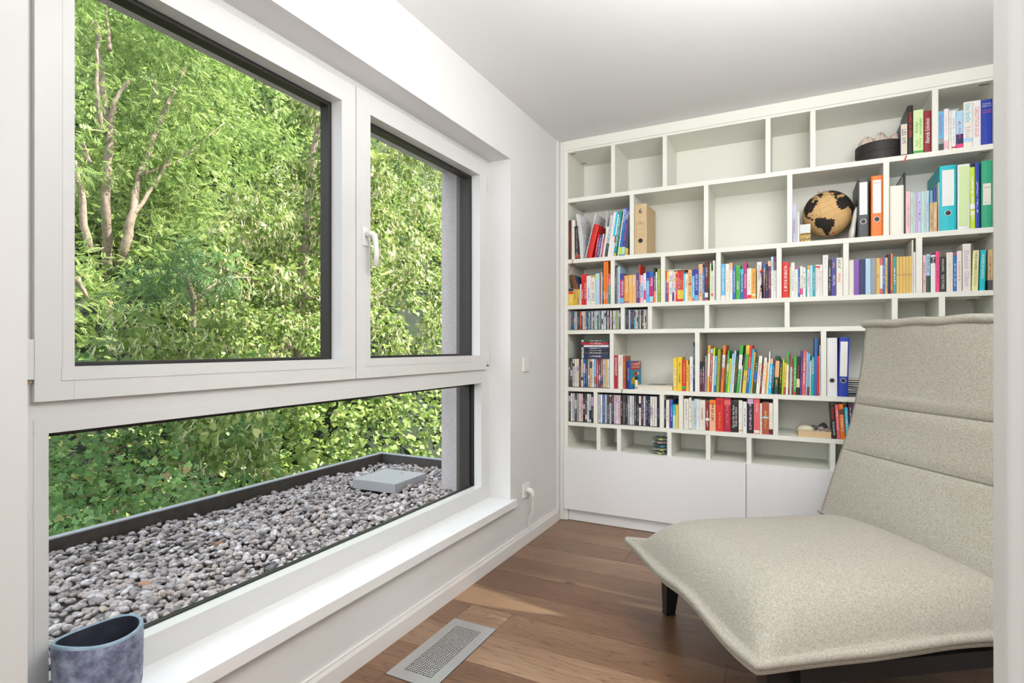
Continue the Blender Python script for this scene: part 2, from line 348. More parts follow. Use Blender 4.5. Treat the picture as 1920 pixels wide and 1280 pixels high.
# ------------------------------------------------------------------ window unit
win = empty('window_1', (0, 0, 0)); win['kind'] = 'structure'
FX = -0.132                      # room face of the outer frame
fy0, fy1, fz0, fz1 = WY0 - 0.10, WY1 + 0.02, 0.285, WZ1 + 0.01
gl_y0, gl_y1, gl_z0, gl_z1 = 0.640, 2.607, 0.378, 0.945      # lower fixed light
def ring(mb, x0, x1, y0, y1, z0, z1, iy0, iy1, iz0, iz1):
    mb.box(x0, x1, y0, iy0, z0, z1).box(x0, x1, iy1, y1, z0, z1).box(x0, x1, iy0, iy1, z0, iz0).box(x0, x1, iy0, iy1, iz1, z1); return mb
o = MB()
ring(o, -0.20, FX, fy0, fy1, fz0, 1.03, gl_y0, gl_y1, gl_z0, gl_z1)
ring(o, -0.20, FX, fy0, fy1, 1.03, fz1, 0.640, 2.60, 1.045, 2.12)
o.box(-0.20, FX, 1.56, 1.68, 1.03, 2.14)
o.obj('window_frame', M['frame'], win)
# dark outer cladding
e = MB(); e.box(-0.262, -0.2005, fy0, 0.652, fz0, fz1 + 0.02).box(-0.262, -0.2005, 2.590, fy1, fz0, fz1 + 0.02).box(-0.262, -0.2005, 0.652, 2.590, 2.09, fz1 + 0.02)
e.box(-0.235, -0.2005, 0.652, 2.590, 0.928, 1.035).box(-0.235, -0.2005, 1.585, 1.660, 1.03, 2.09)
e.obj('outer_cladding', M['anth'], win)
MB().box(-0.222, -0.2005, 0.6525, 2.5895, 0.30, 0.370).obj('outer_sill_profile', M['alu'], win)
gk = MB(); ring(gk, -0.1985, -0.178, gl_y0 - 0.003, gl_y1 + 0.003, gl_z0 - 0.003, gl_z1 + 0.003, gl_y0 + 0.004, gl_y1 - 0.004, gl_z0 + 0.004, gl_z1 - 0.004)
gk.obj('gasket', M['dark'], win)
MB().box(-0.196, -0.190, gl_y0 - 0.001, gl_y1 + 0.001, gl_z0 - 0.001, gl_z1 + 0.001).obj('pane', M['glass'], win)
# glazing beads of the fixed light, barely proud of the frame
MB().box(FX, FX + 0.0015, gl_y0 - 0.028, gl_y1 + 0.028, gl_z1, gl_z1 + 0.032).obj('glazing_bead', M['frame'], win)
MB().box(FX, FX + 0.0015, gl_y0, gl_y1 + 0.028, gl_z0 - 0.034, gl_z0).obj('glazing_bead', M['frame'], win)
MB().box(FX, FX + 0.001, gl_y0 - 0.028, gl_y0, gl_z0 - 0.034, gl_z1).obj('glazing_bead', M['frame'], win)
def sash(y0, y1, z0, z1, iy0, iy1, iz0, iz1, X=-0.118):
    s = empty('window_sash'); s.parent = win
    m = MB(); ring(m, -0.170, X, y0, y1, z0, z1, iy0, iy1, iz0, iz1); m.obj('sash_frame', M['frame'], s, bevel=0.0012)
    c = MB(); ring(c, -0.212, -0.1705, y0 + 0.02, y1 - 0.02, z0 + 0.02, z1 - 0.02, iy0 + 0.014, iy1 - 0.014, iz0 + 0.010, iz1 - 0.014); c.obj('sash_cladding', M['anth'], s)
    g = MB(); ring(g, -0.182, -0.1695, iy0 - 0.002, iy1 + 0.002, iz0 - 0.002, iz1 + 0.002, iy0 + 0.005, iy1 - 0.005, iz0 + 0.005, iz1 - 0.005); g.obj('sash_gasket', M['dark'], s)
    MB().box(-0.180, -0.175, iy0, iy1, iz0, iz1).obj('sash_pane', M['glass'], s)
    MB().box(X, X + 0.0014, iy0 - 0.026, iy1 + 0.026, iz0 - 0.031, iz0).obj('sash_bead', M['frame'], s)
    MB().box(X, X + 0.0014, iy0 - 0.026, iy1 + 0.026, iz1, iz1 + 0.028).obj('sash_bead', M['frame'], s)
    MB().box(X, X + 0.0008, iy0 - 0.024, iy0, iz0, iz1).obj('sash_bead', M['frame'], s)
    MB().box(X, X + 0.0008, iy1, iy1 + 0.024, iz0, iz1).obj('sash_bead', M['frame'], s)
    return s
big = sash(0.608, 1.6195, 1.019, 2.146, 0.685, 1.545, 1.096, 2.066)
sml = sash(1.6235, 2.641, 1.019, 2.152, 1.702, 2.566, 1.096, 2.070)
hd = empty('window_handle'); hd.parent = win
pz, py = 1.585, 1.668
a = MB(); a.prism([(-0.0, 0)] , 0, 0) if False else None
b = MB(); b.box(-0.118, -0.110, py - 0.014, py + 0.014, pz - 0.045, pz + 0.03); b.obj('handle_plate', M['plastic'], hd, bevel=0.003)
b = MB(); b.tube([(-0.112, py, pz), (-0.082, py, pz + 0.001), (-0.070, py + 0.003, pz - 0.006), (-0.066, py + 0.006, pz - 0.030), (-0.063, py + 0.008, pz - 0.075), (-0.066, py + 0.006, pz - 0.125)], [0.011, 0.011, 0.012, 0.0105, 0.0105, 0.010], 14)
b.obj('handle_grip', M['plastic'], hd, smooth=True)
MB().tube([(-0.120, 2.650, 2.00), (-0.120, 2.650, 2.085)], 0.0065, 12).obj('window_hinge', M['frame'], win, smooth=True)
MB().tube([(-0.122, 2.649, 1.045), (-0.122, 2.649, 1.105)], 0.0055, 12).obj('window_hinge', M['frame'], win, smooth=True)
MB().box(-0.128, -0.112, 2.644, 2.653, 1.036, 1.043).obj('hinge_pin', M['dark'], win)
MB().box(-0.131, -0.116, 0.575, 0.6065, 1.07, 1.16).obj('window_hinge', M['frame'], win)
MB().box(-0.130, -0.118, 0.578, 0.604, 1.061, 1.068).obj('hinge_pin', M['brass'], win)

# ------------------------------------------------------------------ outside of the wall
ex = MB()
ex.box(-0.453, -0.29, WY1 - 0.004, 6.2, 0.325, 8.0)
ex.box(-0.453, -0.29, -3.9, WY1 - 0.004, 2.170, 8.0)  # carried up beyond the view so its shadow covers the roof and bramble
ex.box(-0.453, -0.29, -3.0, 0.40, 0.325, 3.0)
ex.box(-0.75, 4.4, -4, 6.3, 8.001, 8.2).box(-0.28, 4.3, 5.9, 6.2, -0.2, 8.0)  # unseen roof and end wall, sized to shape the shade on the bank
struct('wall_outside', ex, M['plaster'])
struct('trim_3', MB().box(-0.289, -0.263, 0.46, 2.599, 2.1205, 2.32).box(-0.289, -0.2645, 0.46, 2.599, 2.107, 2.12), M['anth'])
gr = MB(); gr.box(-0.289, -0.263, 2.600, 2.690, 0.33, 2.18)
struct('trim_4', gr, mat('grey_brown_guide_rail', (0.13, 0.115, 0.105), 0.4, metal=0.3))
struct('trim_5', MB().box(-0.300, -0.291, 2.655, 2.668, 0.33, 2.15).box(-0.300, -0.291, 2.680, 2.692, 0.33, 2.15), M['alu'])

# ------------------------------------------------------------------ flat roof with gravel
GZ = 0.318; PX, PY = -1.245, 3.10
roof = struct('roof_slab', MB().box(PX - 0.03, -0.235, -3.0, PY + 0.03, 0.02, GZ - 0.045), mat('bitumen_roof_sheet', (0.045, 0.042, 0.04), 0.95, noise=0.3, nscale=40))
pm = mat('weathered_bitumen_upstand', (0.085, 0.075, 0.068), 0.95, noise=0.4, nscale=25, bump=0.6, bscale=250)
par = struct('roof_edge', MB().box(PX - 0.03, PX, -3.0, PY + 0.03, 0.05, 0.374).box(PX, -0.46, PY, PY + 0.03, 0.05, 0.374), pm)
MB().box(PX - 0.033, PX + 0.003, -3.0, PY + 0.033, 0.3745, 0.380).box(PX + 0.0032, -0.46, PY - 0.003, PY + 0.033, 0.3745, 0.380).obj('edge_profile', M['alu'], par)

rg = np.random.RandomState(7)
def ico(sub):
    bm = bmesh.new(); bmesh.ops.create_icosphere(bm, subdivisions=sub, radius=1)
    v = np.array([x.co[:] for x in bm.verts]); f = np.array([[q.index for q in p.verts] for p in bm.faces]); bm.free(); return v, f
IV, IF = ico(2)
def pebble_verts():
    s = 0.0135 * (0.62 + 0.75 * rg.rand() ** 1.6)
    ax = np.array([s * (1.0 + 0.45 * rg.rand()), s * (0.8 + 0.2 * rg.rand()), s * (0.5 + 0.28 * rg.rand())])
    d = rg.randn(3) * 0.24; k = 1 + 0.12 * np.sin(IV @ (rg.randn(3, 1) * 2.2) + rg.rand() * 6)
    v = IV * k * ax + 0
    v = np.sign(v) * np.abs(v) ** 1.0
    e = Euler((rg.uniform(-0.45, 0.45), rg.uniform(-0.45, 0.45), rg.uniform(0, 6.28)))
    return v @ np.array(e.to_matrix()).T, ax
stones = []
eye = np.array(EYE)
def tomesh(name, V, F, smooth=True, attr=None, ngon=3):
    me = bpy.data.meshes.new(name); nf = len(F)
    me.vertices.add(len(V)); me.vertices.foreach_set('co', np.ascontiguousarray(V, dtype=np.float32).ravel())
    me.loops.add(nf * ngon); me.loops.foreach_set('vertex_index', np.ascontiguousarray(F, dtype=np.int32).ravel())
    me.polygons.add(nf); me.polygons.foreach_set('loop_start', np.arange(0, nf * ngon, ngon, dtype=np.int32))
    try: me.polygons.foreach_set('loop_total', np.full(nf, ngon, dtype=np.int32))
    except Exception: pass
    if smooth: me.polygons.foreach_set('use_smooth', np.ones(nf, dtype=bool))
    if attr is not None:
        a = me.attributes.new('tint', 'FLOAT', 'FACE'); a.data.foreach_set('value', np.asarray(attr, dtype=np.float32))
    me.update(calc_edges=True); return me
step = 0.0215
for i, y in enumerate(np.arange(0.35, PY - 0.012, step)):
    for x in np.arange(PX + 0.014, -0.235, step):
        if x > -0.46 and y > 2.68: continue
        xx = x + rg.uniform(-0.5, 0.5) * step + (i % 2) * step * .5; yy = y + rg.uniform(-0.5, 0.5) * step
        if -0.955 < xx < -0.605 and 2.44 < yy < 2.80: continue
        zz = GZ - 0.012 + rg.uniform(-0.012, 0.010) + 0.008 * math.sin(xx * 9 + yy * 5) + 0.006 * math.sin(yy * 13)
        if rg.rand() < 0.05: zz += 0.012
        stones.append((xx, yy, zz))
def scr(p):
    r = np.array(p) - eye; f = r @ np.array(FW); return 960 + FPX * (r @ np.array(RT)) / f, 650 - FPX * r[2] / f, f
gv = empty('roof_gravel', (0, 0, 0)); gv['kind'] = 'structure'
vis = []
for i, p in enumerate(stones):
    x, y, f = scr(p)
    if f > 0.3 and 92 < x < 829 and y < 1180 and y < 650 + 262 + (829 - x) * 0.37: vis.append((f, i))
vis.sort(); near = set(i for f, i in vis[:280])
BV, BF = [], []; nb = 0
for i, p in enumerate(stones):
    v, ax = pebble_verts()
    if i in near:
        me = tomesh('pebble', v, IF); o = link('pebble', me, M['stone'], gv, loc=p)
    else:
        BV.append(v + np.array(p)); BF.append(IF + nb); nb += len(v)
o = link('pebbles', tomesh('pebbles', np.vstack(BV), np.vstack(BF)), M['stone'], gv); o['kind'] = 'stuff'
gb = MB().box(PX + 0.001, -0.235, 0.3, PY - 0.001, GZ - 0.044, GZ - 0.028).obj('gravel_bed', mat('dark_fine_gravel', (0.06, 0.055, 0.05), 1), gv)

# inspection cover of perforated sheet
def perf(name):
    m = mat(name, (0.40, 0.41, 0.43), 0.6); t = m.node_tree; b = t.nodes['Principled BSDF']; L = t.links.new
    tc = N(t, 'ShaderNodeTexCoord'); sp = N(t, 'ShaderNodeSeparateXYZ'); L(tc.outputs['Object'], sp.inputs[0])
    def w(i, k): return mathn(t, 'ABSOLUTE', mathn(t, 'SUBTRACT', mathn(t, 'FRACT', mathn(t, 'MULTIPLY', sp.outputs[i], k)), 0.5))
    a = mathn(t, 'LESS_THAN', mathn(t, 'ADD', mathn(t, 'POWER', w(0, 160), 2), mathn(t, 'ADD', mathn(t, 'POWER', w(1, 160), 2), mathn(t, 'POWER', w(2, 160), 2))), 0.10)
    c = mixc(t, a, (0.42, 0.42, 0.44), (0.10, 0.10, 0.11)); L(c, b.inputs['Base Color']); return m
gc = MB().box(-0.155, 0.155, -0.155, 0.155, 0, 0.055).obj('drain_cover', perf('perforated_zinc_sheet'), None, bevel=0.003, loc=(-0.77, 2.615, 0.312), rot=(0, 0, R(2)))
tag(gc, 'grey perforated metal inspection box standing in the roof gravel', 'drain cover')
v, ax = pebble_verts(); o = link('pebble', tomesh('pebble', v * 0.8, IF), M['stone'], None, loc=(-0.735, 2.68, 0.376)); tag(o, 'single small stone lying on the perforated metal box', 'stone')
for k, (x, y, a) in enumerate(((-0.62, 1.10, 0.3), (-0.72, 1.45, 1.9), (-0.50, 0.93, 2.6))):
    g = MB(); 
    for i in range(9):
        t_ = i / 8; wd = 0.011 * math.sin(PI * min(0.98, t_ * 0.9 + 0.08))
        g.v += [(t_ * 0.06, -wd, 0.006 * math.sin(t_ * 3)), (t_ * 0.06, 0, 0.002 + 0.006 * math.sin(t_ * 3)), (t_ * 0.06, wd, 0.007 * math.sin(t_ * 3 + 0.4))]
    g.f = [(3 * i + q, 3 * i + 3 + q, 3 * i + 4 + q, 3 * i + 1 + q) for i in range(8) for q in (0, 1)]; g.mi = [0] * len(g.f)
    o = g.obj('fallen_leaf', mat('dry_leaf_%s' % 'abc'[k], [(0.42, 0.24, 0.15), (0.35, 0.16, 0.08), (0.55, 0.45, 0.38)][k], 0.8), None, smooth=True, loc=(x, y, GZ + 0.012), rot=(0.3, 0.1, a))
    so_ = o.modifiers.new('thickness', 'SOLIDIFY'); so_.thickness = 0.0008
    tag(o, ['dry orange brown leaf on the gravel below the large window', 'small rust brown leaf on gravel nearer the roof edge', 'pale tan dry leaf on the gravel close to the blue pot'][k], 'leaf')

# ================================================================== BUILT-IN BOOKCASE
SF = 3.40; SB = 3.72; X0s, X1s = 0.064, 2.243
bc = empty('bookcase', (0, 0, 0)); tag(bc, 'white built-in bookcase filling the end wall with shelves over plain cabinet doors', 'bookcase')
def bpart(n, x0, x1, y0, y1, z0, z1, m='shelf', bev=0.0006): return MB().box(x0, x1, y0, y1, z0, z1).obj(n, M[m], bc, bevel=bev)
bpart('side_panel', 0.0385, X0s, SF, YB - 0.003, 0.003, 2.437)
bpart('filler_strip', 0.012, 0.038, SF - 0.006, SF + 0.02, 0.003, 2.497, 'trim')
bpart('side_panel', X1s, XR - 0.001, SF, YB - 0.003, 0.003, 2.437)
bpart('fascia', 0.0385, XR - 0.001, SF - 0.002, SF + 0.02, 2.438, 2.499)
bpart('back_panel', X0s, X1s, SB, SB + 0.012, 0.08, 2.437)
rows = [2.423, 2.118, 1.718, 1.4155, 1.252, 0.8775, 0.650, 0.482]         # top face heights of the shelves
tops = [2.437, 2.118, 1.718, 1.4155, 1.252, 0.8775, 0.650, 0.482]
und = [2.4225, 2.092, 1.692, 1.390, 1.2265, 0.8515, 0.6255, 0.460]
for t_, u_ in zip(tops, und): bpart('shelf', X0s + 0.0005, X1s - 0.0005, SF, SB - 0.0005, u_, t_)
divs = [[357, 680, 1249, 1470, 2005], [477, 919, 1358, 1802], [354, 669, 987, 1305, 1624, 1940], [419, 590, 923, 1345, 1838, 2032],
        [348, 869, 1521, 1960], [241, 662, 775, 1288, 1850], [261, 395, 707, 930, 1151, 1563, 1900]]
for r_, ds in enumerate(divs):
    for d in ds:
        bpart('divider', d / 1000, d / 1000 + 0.0255, SF + 0.0008, SB - 0.0005, tops[r_ + 1] + 0.0003, und[r_] - 0.0003)
bpart('cabinet_door', 0.0435, 1.1485, SF - 0.020, SF - 0.001, 0.081, 0.4805, 'door', 0.001)
bpart('cabinet_door', 1.1515, 2.240, SF - 0.020, SF - 0.001, 0.081, 0.4805, 'door', 0.001)
bpart('plinth', 0.066, 2.243, SF + 0.012, SF + 0.03, 0.003, 0.0795, 'door', 0.0006)
for zz in (2.4225, 2.092, 1.692, 1.390, 1.2265):
    for yy in (SF + 0.03, SF + 0.245):
        MB().box(X0s + 0.006, X0s + 0.040, yy, yy + 0.012, zz - 0.003, zz - 0.0003).obj('shelf_fitting', M['brass'], bc)
        MB().box(X1s - 0.046, X1s - 0.008, yy, yy + 0.012, zz - 0.003, zz - 0.0003).obj('shelf_fitting', M['brass'], bc)
b = MB(); b.tube([(X0s, SF + 0.045, 1.190), (X0s + 0.0012, SF + 0.045, 1.190)], 0.004, 12); b.obj('peg_hole', M['dark'], bc)

# ------------------------------------------------------------------ colours
CL = dict(black=(.012, .012, .014), charcoal=(.06, .065, .07), grey=(.33, .33, .34), palegrey=(.60, .60, .62), white=(.84, .84, .83), cream=(.80, .77, .68), ivory=(.86, .83, .72),
    maroon=(.10, .016, .022), darkred=(.27, .014, .020), red=(.72, .022, .018), crimson=(.46, .012, .045), coral=(.78, .13, .14), redbrown=(.46, .09, .05), orange=(.88, .20, .012),
    peach=(.86, .48, .27), amber=(.86, .40, .05), lightorange=(.88, .50, .17), yellow=(.87, .60, .03), gold=(.72, .48, .09), mustard=(.76, .50, .12), paleyellow=(.86, .82, .42), lime=(.52, .74, .02),
    green=(.06, .42, .05), darkgreen=(.012, .08, .035), olive=(.28, .42, .03), mint=(.45, .78, .62), palegreen=(.66, .82, .42), teal=(.01, .34, .33), turquoise=(.0, .52, .60), cyan=(.02, .55, .80),
    sky=(.12, .50, .80), lightblue=(.42, .68, .86), blue=(.01, .15, .52), royal=(.012, .045, .40), navy=(.012, .024, .11), indigo=(.06, .055, .30), lavender=(.52, .54, .80), purple=(.22, .08, .44),
    plum=(.13, .02, .09), magenta=(.52, .02, .20), pink=(.86, .50, .55), hotpink=(.88, .06, .24), lilac=(.62, .42, .66), tan=(.62, .42, .20), brown=(.14, .055, .025), beige=(.74, .66, .52), seagreen=(.02, .38, .20))
NICE = dict(palegrey='pale grey', darkred='dark red', redbrown='red-brown', lightorange='light orange', paleyellow='pale yellow', darkgreen='dark green', palegreen='pale green', lightblue='light blue', hotpink='hot pink', royal='royal blue', sky='sky blue', seagreen='sea green')
def nice(c): return NICE.get(c, c)
KIND = dict(P=('paperback', 0.125), H=('hardback', 0.155), G=('guidebook', 0.125), M=('booklet', 0.16), F=('folder', 0.22), N=('notebook', 0.15), C=('picture book', 0.19), D=('pocket dictionary', 0.10), A=('album', 0.19))
srnd = random.Random(11)
def props(o, cover, ink='white', band='white', bands=(0, 0, 0), pr=(0, 0, 0)):
    o['cover'] = list(CL.get(cover, cover)); o['ink'] = list(CL.get(ink, ink)); o['band'] = list(CL.get(band, band)); o['bands'] = [float(q) for q in bands]; o['print'] = [float(q) for q in pr]
def outline(w, d, tk, rnd_):
    r = min(0.0035, w * 0.22) if rnd_ else 0.0006; h = w / 2
    return [(-h, d), (-h, r), (-h * .72, r * .25), (0, 0), (h * .72, r * .25), (h, r), (h, d), (h - tk, d), (h - tk, r + tk), (-h + tk, r + tk), (-h + tk, d)]
def cover_mesh(name, w, d, h, tk, rnd_):
    poly = outline(w, d, tk, rnd_); n = len(poly)
    v = [(x, y, 0) for x, y in poly] + [(x, y, h) for x, y in poly]
    f = [(i, (i + 1) % n, n + (i + 1) % n, n + i) for i in range(n)]
    q = [(0, 1, 9, 10), (1, 2, 3, 9), (3, 4, 5, 8), (3, 8, 9), (5, 6, 7, 8)]
    f += [tuple(a[::-1]) for a in q] + [tuple(n + i for i in a) for a in q]
    me = bpy.data.meshes.new(name); me.from_pydata(v, [], f); uv = me.uv_layers.new(name='UVMap')
    for p in me.polygons:
        for li in p.loop_indices:
            c = me.vertices[me.loops[li].vertex_index].co
            spine = p.index in (1, 2, 3, 4)
            uv.data[li].uv = ((c.x + w / 2) / w if spine else -0.5, c.z / h)
    return me
def text_mesh(txt, size):
    cu = bpy.data.curves.new('lettering', 'FONT'); cu.body = txt; cu.size = size; cu.resolution_u = 2; cu.extrude = 0.00012
    cu.align_x = 'CENTER'; cu.align_y = 'CENTER'; cu.space_line = 0.85
    o = bpy.data.objects.new('lettering', cu); COL.objects.link(o); dg = bpy.context.evaluated_depsgraph_get()
    me = bpy.data.meshes.new_from_object(o.evaluated_get(dg)); bpy.data.objects.remove(o); bpy.data.curves.remove(cu)
    me.name = 'lettering'; return me
def spine_text(parent, txt, ink, w, h, z0=0.12, z1=0.88, up=False, fill=0.62, y=-0.0004):
    me = text_mesh(txt, 1.0)
    xs = [v.co.x for v in me.vertices]; ys = [v.co.y for v in me.vertices]
    if not xs: return
    L_, T_ = max(xs) - min(xs), max(ys) - min(ys); cx, cy = (max(xs) + min(xs)) / 2, (max(ys) + min(ys)) / 2
    sx = (z1 - z0) * h / L_; sy = min(w * fill / T_, sx * 1.6); sx = min(sx, sy * 1.15)
    for v in me.vertices: v.co = ((v.co.x - cx) * sx, (v.co.y - cy) * sy, v.co.z)
    o = link('lettering', me, M['ink'], parent); o['ink'] = list(CL[ink])
    o.matrix_local = Matrix.Translation((0, y, (z0 + z1) / 2 * h)) @ (Matrix.Rotation(R(-90 if up else 90), 4, 'Y') @ Matrix.Rotation(R(90), 4, 'X'))
    return o
def face_text(parent, txt, ink, cx, z, wmax, hmax, y):
    me = text_mesh(txt, 1.0); xs = [v.co.x for v in me.vertices]; ys = [v.co.y for v in me.vertices]
    L_, T_ = max(xs) - min(xs), max(ys) - min(ys); a, b_ = (max(xs) + min(xs)) / 2, (max(ys) + min(ys)) / 2; s_ = min(wmax / L_, hmax / T_)
    for v in me.vertices: v.co = ((v.co.x - a) * s_, (v.co.y - b_) * s_, v.co.z)
    o = link('lettering', me, M['ink'], parent); o['ink'] = list(CL[ink]); o.matrix_local = Matrix.Translation((cx, y, z)) @ Matrix.Rotation(R(90), 4, 'X'); return o

ORD = ['', 'first', 'second', 'third', 'fourth', 'fifth', 'sixth', 'seventh', 'eighth', 'ninth', 'tenth'] + ['%d%s' % (k, 'th' if k < 21 or k % 10 > 3 or k % 10 == 0 else ['', 'st', 'nd', 'rd'][k % 10]) for k in range(11, 80)]
SPY = SF + 0.012
def cell(x, zf):
    r_ = min(range(7), key=lambda k: abs(tops[k + 1] - zf)); L_, R_ = X0s, X1s
    for d in divs[r_]:
        if d / 1000 + .0128 < x: L_ = max(L_, d / 1000 + .0255)
        else: R_ = min(R_, d / 1000)
    return L_ + .0008, R_ - .0008, und[r_] - .0012
def span(x0, x1, zf, y):
    A, B = onY(x0, 500, y).x, onY(x1, 500, y).x; L_, R_, T_ = cell((A + B) / 2 + .003, zf)
    return max(A, L_), min(B, R_), T_
PREV = {}
def book(x0, x1, yt, lean, col, ink, kind, zf, label, group, opts):
    nm, dep = KIND[kind]; sy = SPY + float(opts.get('s', 0)) / 1000
    A, B, T_ = span(x0, x1, zf, sy); w = (B - A) * 0.985; xc = (A + B) / 2
    top_ = onY((x0 + x1) / 2 + lean, yt, sy); h = min(top_.z, T_) - zf - 0.0006
    dep = float(opts.get('d', dep * 1000)) / 1000; dep = min(dep, SB - sy - 0.004)
    if kind == 'P' or kind == 'G' or kind == 'D': tk = 0.0009
    elif kind in 'MC': tk = 0.0010
    else: tk = 0.0022
    tk = min(tk, w * 0.25); hl = h
    ang = 0
    if lean:
        dx = top_.x - xc; ang = math.atan2(dx, h); xl = xc - w / 2; pv = PREV.get(zf)
        if pv and abs(pv[0] - xl) < .03:
            xl = max(xl, pv[0] + .0003); hm = min(h, pv[2]); need = math.atan2(pv[0] + math.tan(pv[1]) * hm + .0004 - xl, hm); ang = max(ang, need) if ang > -.01 else ang
            w = max(.0025, xc + w / 2 - xl); xc = xl + w / 2
        ang = min(ang, math.atan2(cell(xc, zf)[1] - (xc + w / 2) - .001, h)) if ang > 0 else ang
        PREV[zf] = (xc + w / 2, ang, h); hl = max(0.02, (h - abs(math.sin(ang)) * w * .5) / math.cos(ang)); w *= math.cos(ang)
    o = link({'P': 'paperback', 'H': 'hardback', 'G': 'guidebook', 'M': 'booklet', 'F': 'folder', 'N': 'notebook', 'C': 'picture_book', 'D': 'dictionary', 'A': 'album'}[kind], cover_mesh('cover', w, dep, hl, tk, kind in 'HA'), M['cover'])
    o.location = (xc, sy, zf + 0.0005 + abs(math.sin(ang)) * w / 2); o.rotation_euler = (0, ang, 0)
    tag(o, label, 'folder' if kind == 'F' else 'booklet' if kind == 'M' else 'notebook' if kind == 'N' else 'dictionary' if kind == 'D' else 'book', group)
    bd = opts.get('b'); bands = (0, 0, 0); band = 'white'
    if bd: q = bd.split(':'); band = q[0]; bands = (float(q[1]), float(q[2]), 0)
    txt = opts.get('T'); pr = (0, 0, 0)
    if not txt and ink != '-': a = srnd.uniform(.1, .3); pr = (a, srnd.uniform(.7, .92), srnd.uniform(0, 60))
    props(o, col, ink if ink != '-' else 'white', band, bands, pr)
    ins = 0.0025 if kind in 'HA' else 0.0006
    if kind != 'F' or True:
        y1 = dep - (0.003 if kind in 'HA' else 0.0004)
        MB().box(-w / 2 + tk, w / 2 - tk, tk + 0.004, y1, ins, hl - ins).obj('pages', M['page'] if kind not in 'FN' else M['white'], o)
    if opts.get('b2'):
        q = opts['b2'].split(':'); z0_, z1_ = float(q[1]) * hl, float(q[2]) * hl
        e = MB().box(-w * .46, w * .46, -0.0005, 0.004, z0_, z1_).obj('spine_label', M['cover'], o); props(e, q[0])
    if txt:
        for k, seg in enumerate(txt.split('|')):
            q = seg.split('@'); ic = q[1] if len(q) > 1 else ink; zr = [float(z) for z in q[2].split(':')] if len(q) > 2 else [.12, .88]
            spine_text(o, q[0].replace('_', '\n'), ic, w, hl, zr[0], zr[1], opts.get('u') == '1', float(opts.get('f', .62)), -0.0008)
    return o
def shelf_books(rowz, place, group, spec):
    lines = [l.strip() for l in spec.strip().splitlines() if l.strip()]
    for k, l in enumerate(lines):
        l, _, txt = l.partition('#'); q = l.split(); x0, x1, yt, ln = map(float, q[:4]); col, ink, kind = q[4:7]
        op = dict(z.split('=') for z in q[7:])
        if txt.strip(): op['T'] = txt.strip()
        A = onY(x0, 500, SPY).x; B = onY(x1, 500, SPY).x; wd = B - A; hh = onY(x0, yt, SPY).z - rowz
        adj = 'slim ' if wd < 0.009 else 'thick ' if wd > 0.034 else 'tall ' if hh > 0.26 else ''
        cc = nice(col)
        if op.get('b'): cc += ' and ' + nice(op['b'].split(':')[0])
        nm = KIND[kind][0]
        lab = '%s%s %s, %s from left %s' % (adj, cc, nm, ORD[k + 1], place)
        book(x0, x1, yt, ln, col, ink, kind, rowz, lab, group, op)

# ---- top row
shelf_books(2.118, 'on the top shelf beside the hatbox', 'books beside the hatbox', '''
1688.5 1701.6 230.6 0 navy - H b2=beige:.04:.97 d=120 # LES@navy@.62:.80|ALPES@navy@.36:.56
1702 1711.9 197.4 0 black red H d=210 # SCHWEIZ DES LEBENS@red@.35:.86
1712.4 1731.3 205.8 0 palegreen green P b=green:.02:.075 d=140 f=.7 u=1 # Kinder_verstehen@green@.42:.80|Herbert_Renz-Polster@olive@.13:.36
1731.7 1747 207.3 0 darkred white H u=1 f=.7 # Alternde Schönheit@white@.22:.82
''')
shelf_books(2.118, "in the top row's far right compartment", 'books at the far right of the top row', '''
1760 1769.2 209.5 0 sky magenta P b=charcoal:.0:.18 b2=grey:.18:.33 # Nora Roberts@magenta@.40:.92
1769.7 1778.6 204 0 white pink P b=pink:.03:.22
1779 1784.4 208 0 cream grey P b=crimson:.0:.02
1784.6 1792.2 207 0 white grey P b=red:.03:.07
1792.8 1806 207.3 0 lightblue magenta P b=navy:.0:.38 b2=hotpink:.01:.12 d=110
1806.4 1824 190.5 0 ivory cyan P b=lightblue:.12:.2 # Une famille@cyan@.55:.95|blue@lilac@.18:.45
1824.3 1839 188 0 white coral P # CARLOTTA DE GIULIA@coral@.2:.85
1839.5 1862.5 186 0 royal - H
''')
# ---- second row
shelf_books(1.718, "in the second row's far left compartment", 'books at the far left of the second row', '''
1064.5 1071 413 0 maroon red H # Knochenwald@red@.35:.68
1071.2 1077.4 412.5 0 ivory palegrey H
1078 1085.8 424 -1 black grey M b=redbrown:.03:.15
1114 1117 439 7.5 red white P
1117.2 1123 440 7.5 indigo white P # Les paysages de France@white@.08:.86
1123.5 1125.5 438 6 cream grey M
1125.8 1128.6 447 4.5 crimson white P
1129 1132.8 425 3.1 cream - M
1133.1 1138.8 404 3 palegrey teal P b=charcoal:.0:.32
1139 1143.6 398.5 3 white - M
1143.8 1147.4 398 3 white - M b=cyan:.45:.99
1147.6 1149.6 402 3 white - M b=red:.33:.50
1149.8 1154.4 396 2.9 teal white P b=mustard:.0:.06
1154.6 1157.3 398 2.9 darkgreen palegreen M
1157.5 1159.1 393 2.9 white - M
1159.3 1164.5 390.3 2.8 blue white G b=lime:.02:.18 u=1 # THAILAND@white@.70:.96|Petit Futé@sky@.55:.68
1164.7 1170.4 390 2.7 indigo white G b=mint:.02:.18 u=1 # PERU@white@.74:.92|Guide du voyageur@coral@.30:.70
1171.2 1176.8 394.5 2.5 mustard charcoal H b=charcoal:.16:.90
''')
shelf_books(1.718, 'beside the cork globe', 'thin books beside the globe', '''
1486.7 1492.7 382.4 0 lavender charcoal P # Guide de survie@charcoal@.25:.6
1493 1495.7 397 0 palegrey gold M
1495.9 1498.8 397 0 ivory - M
''')
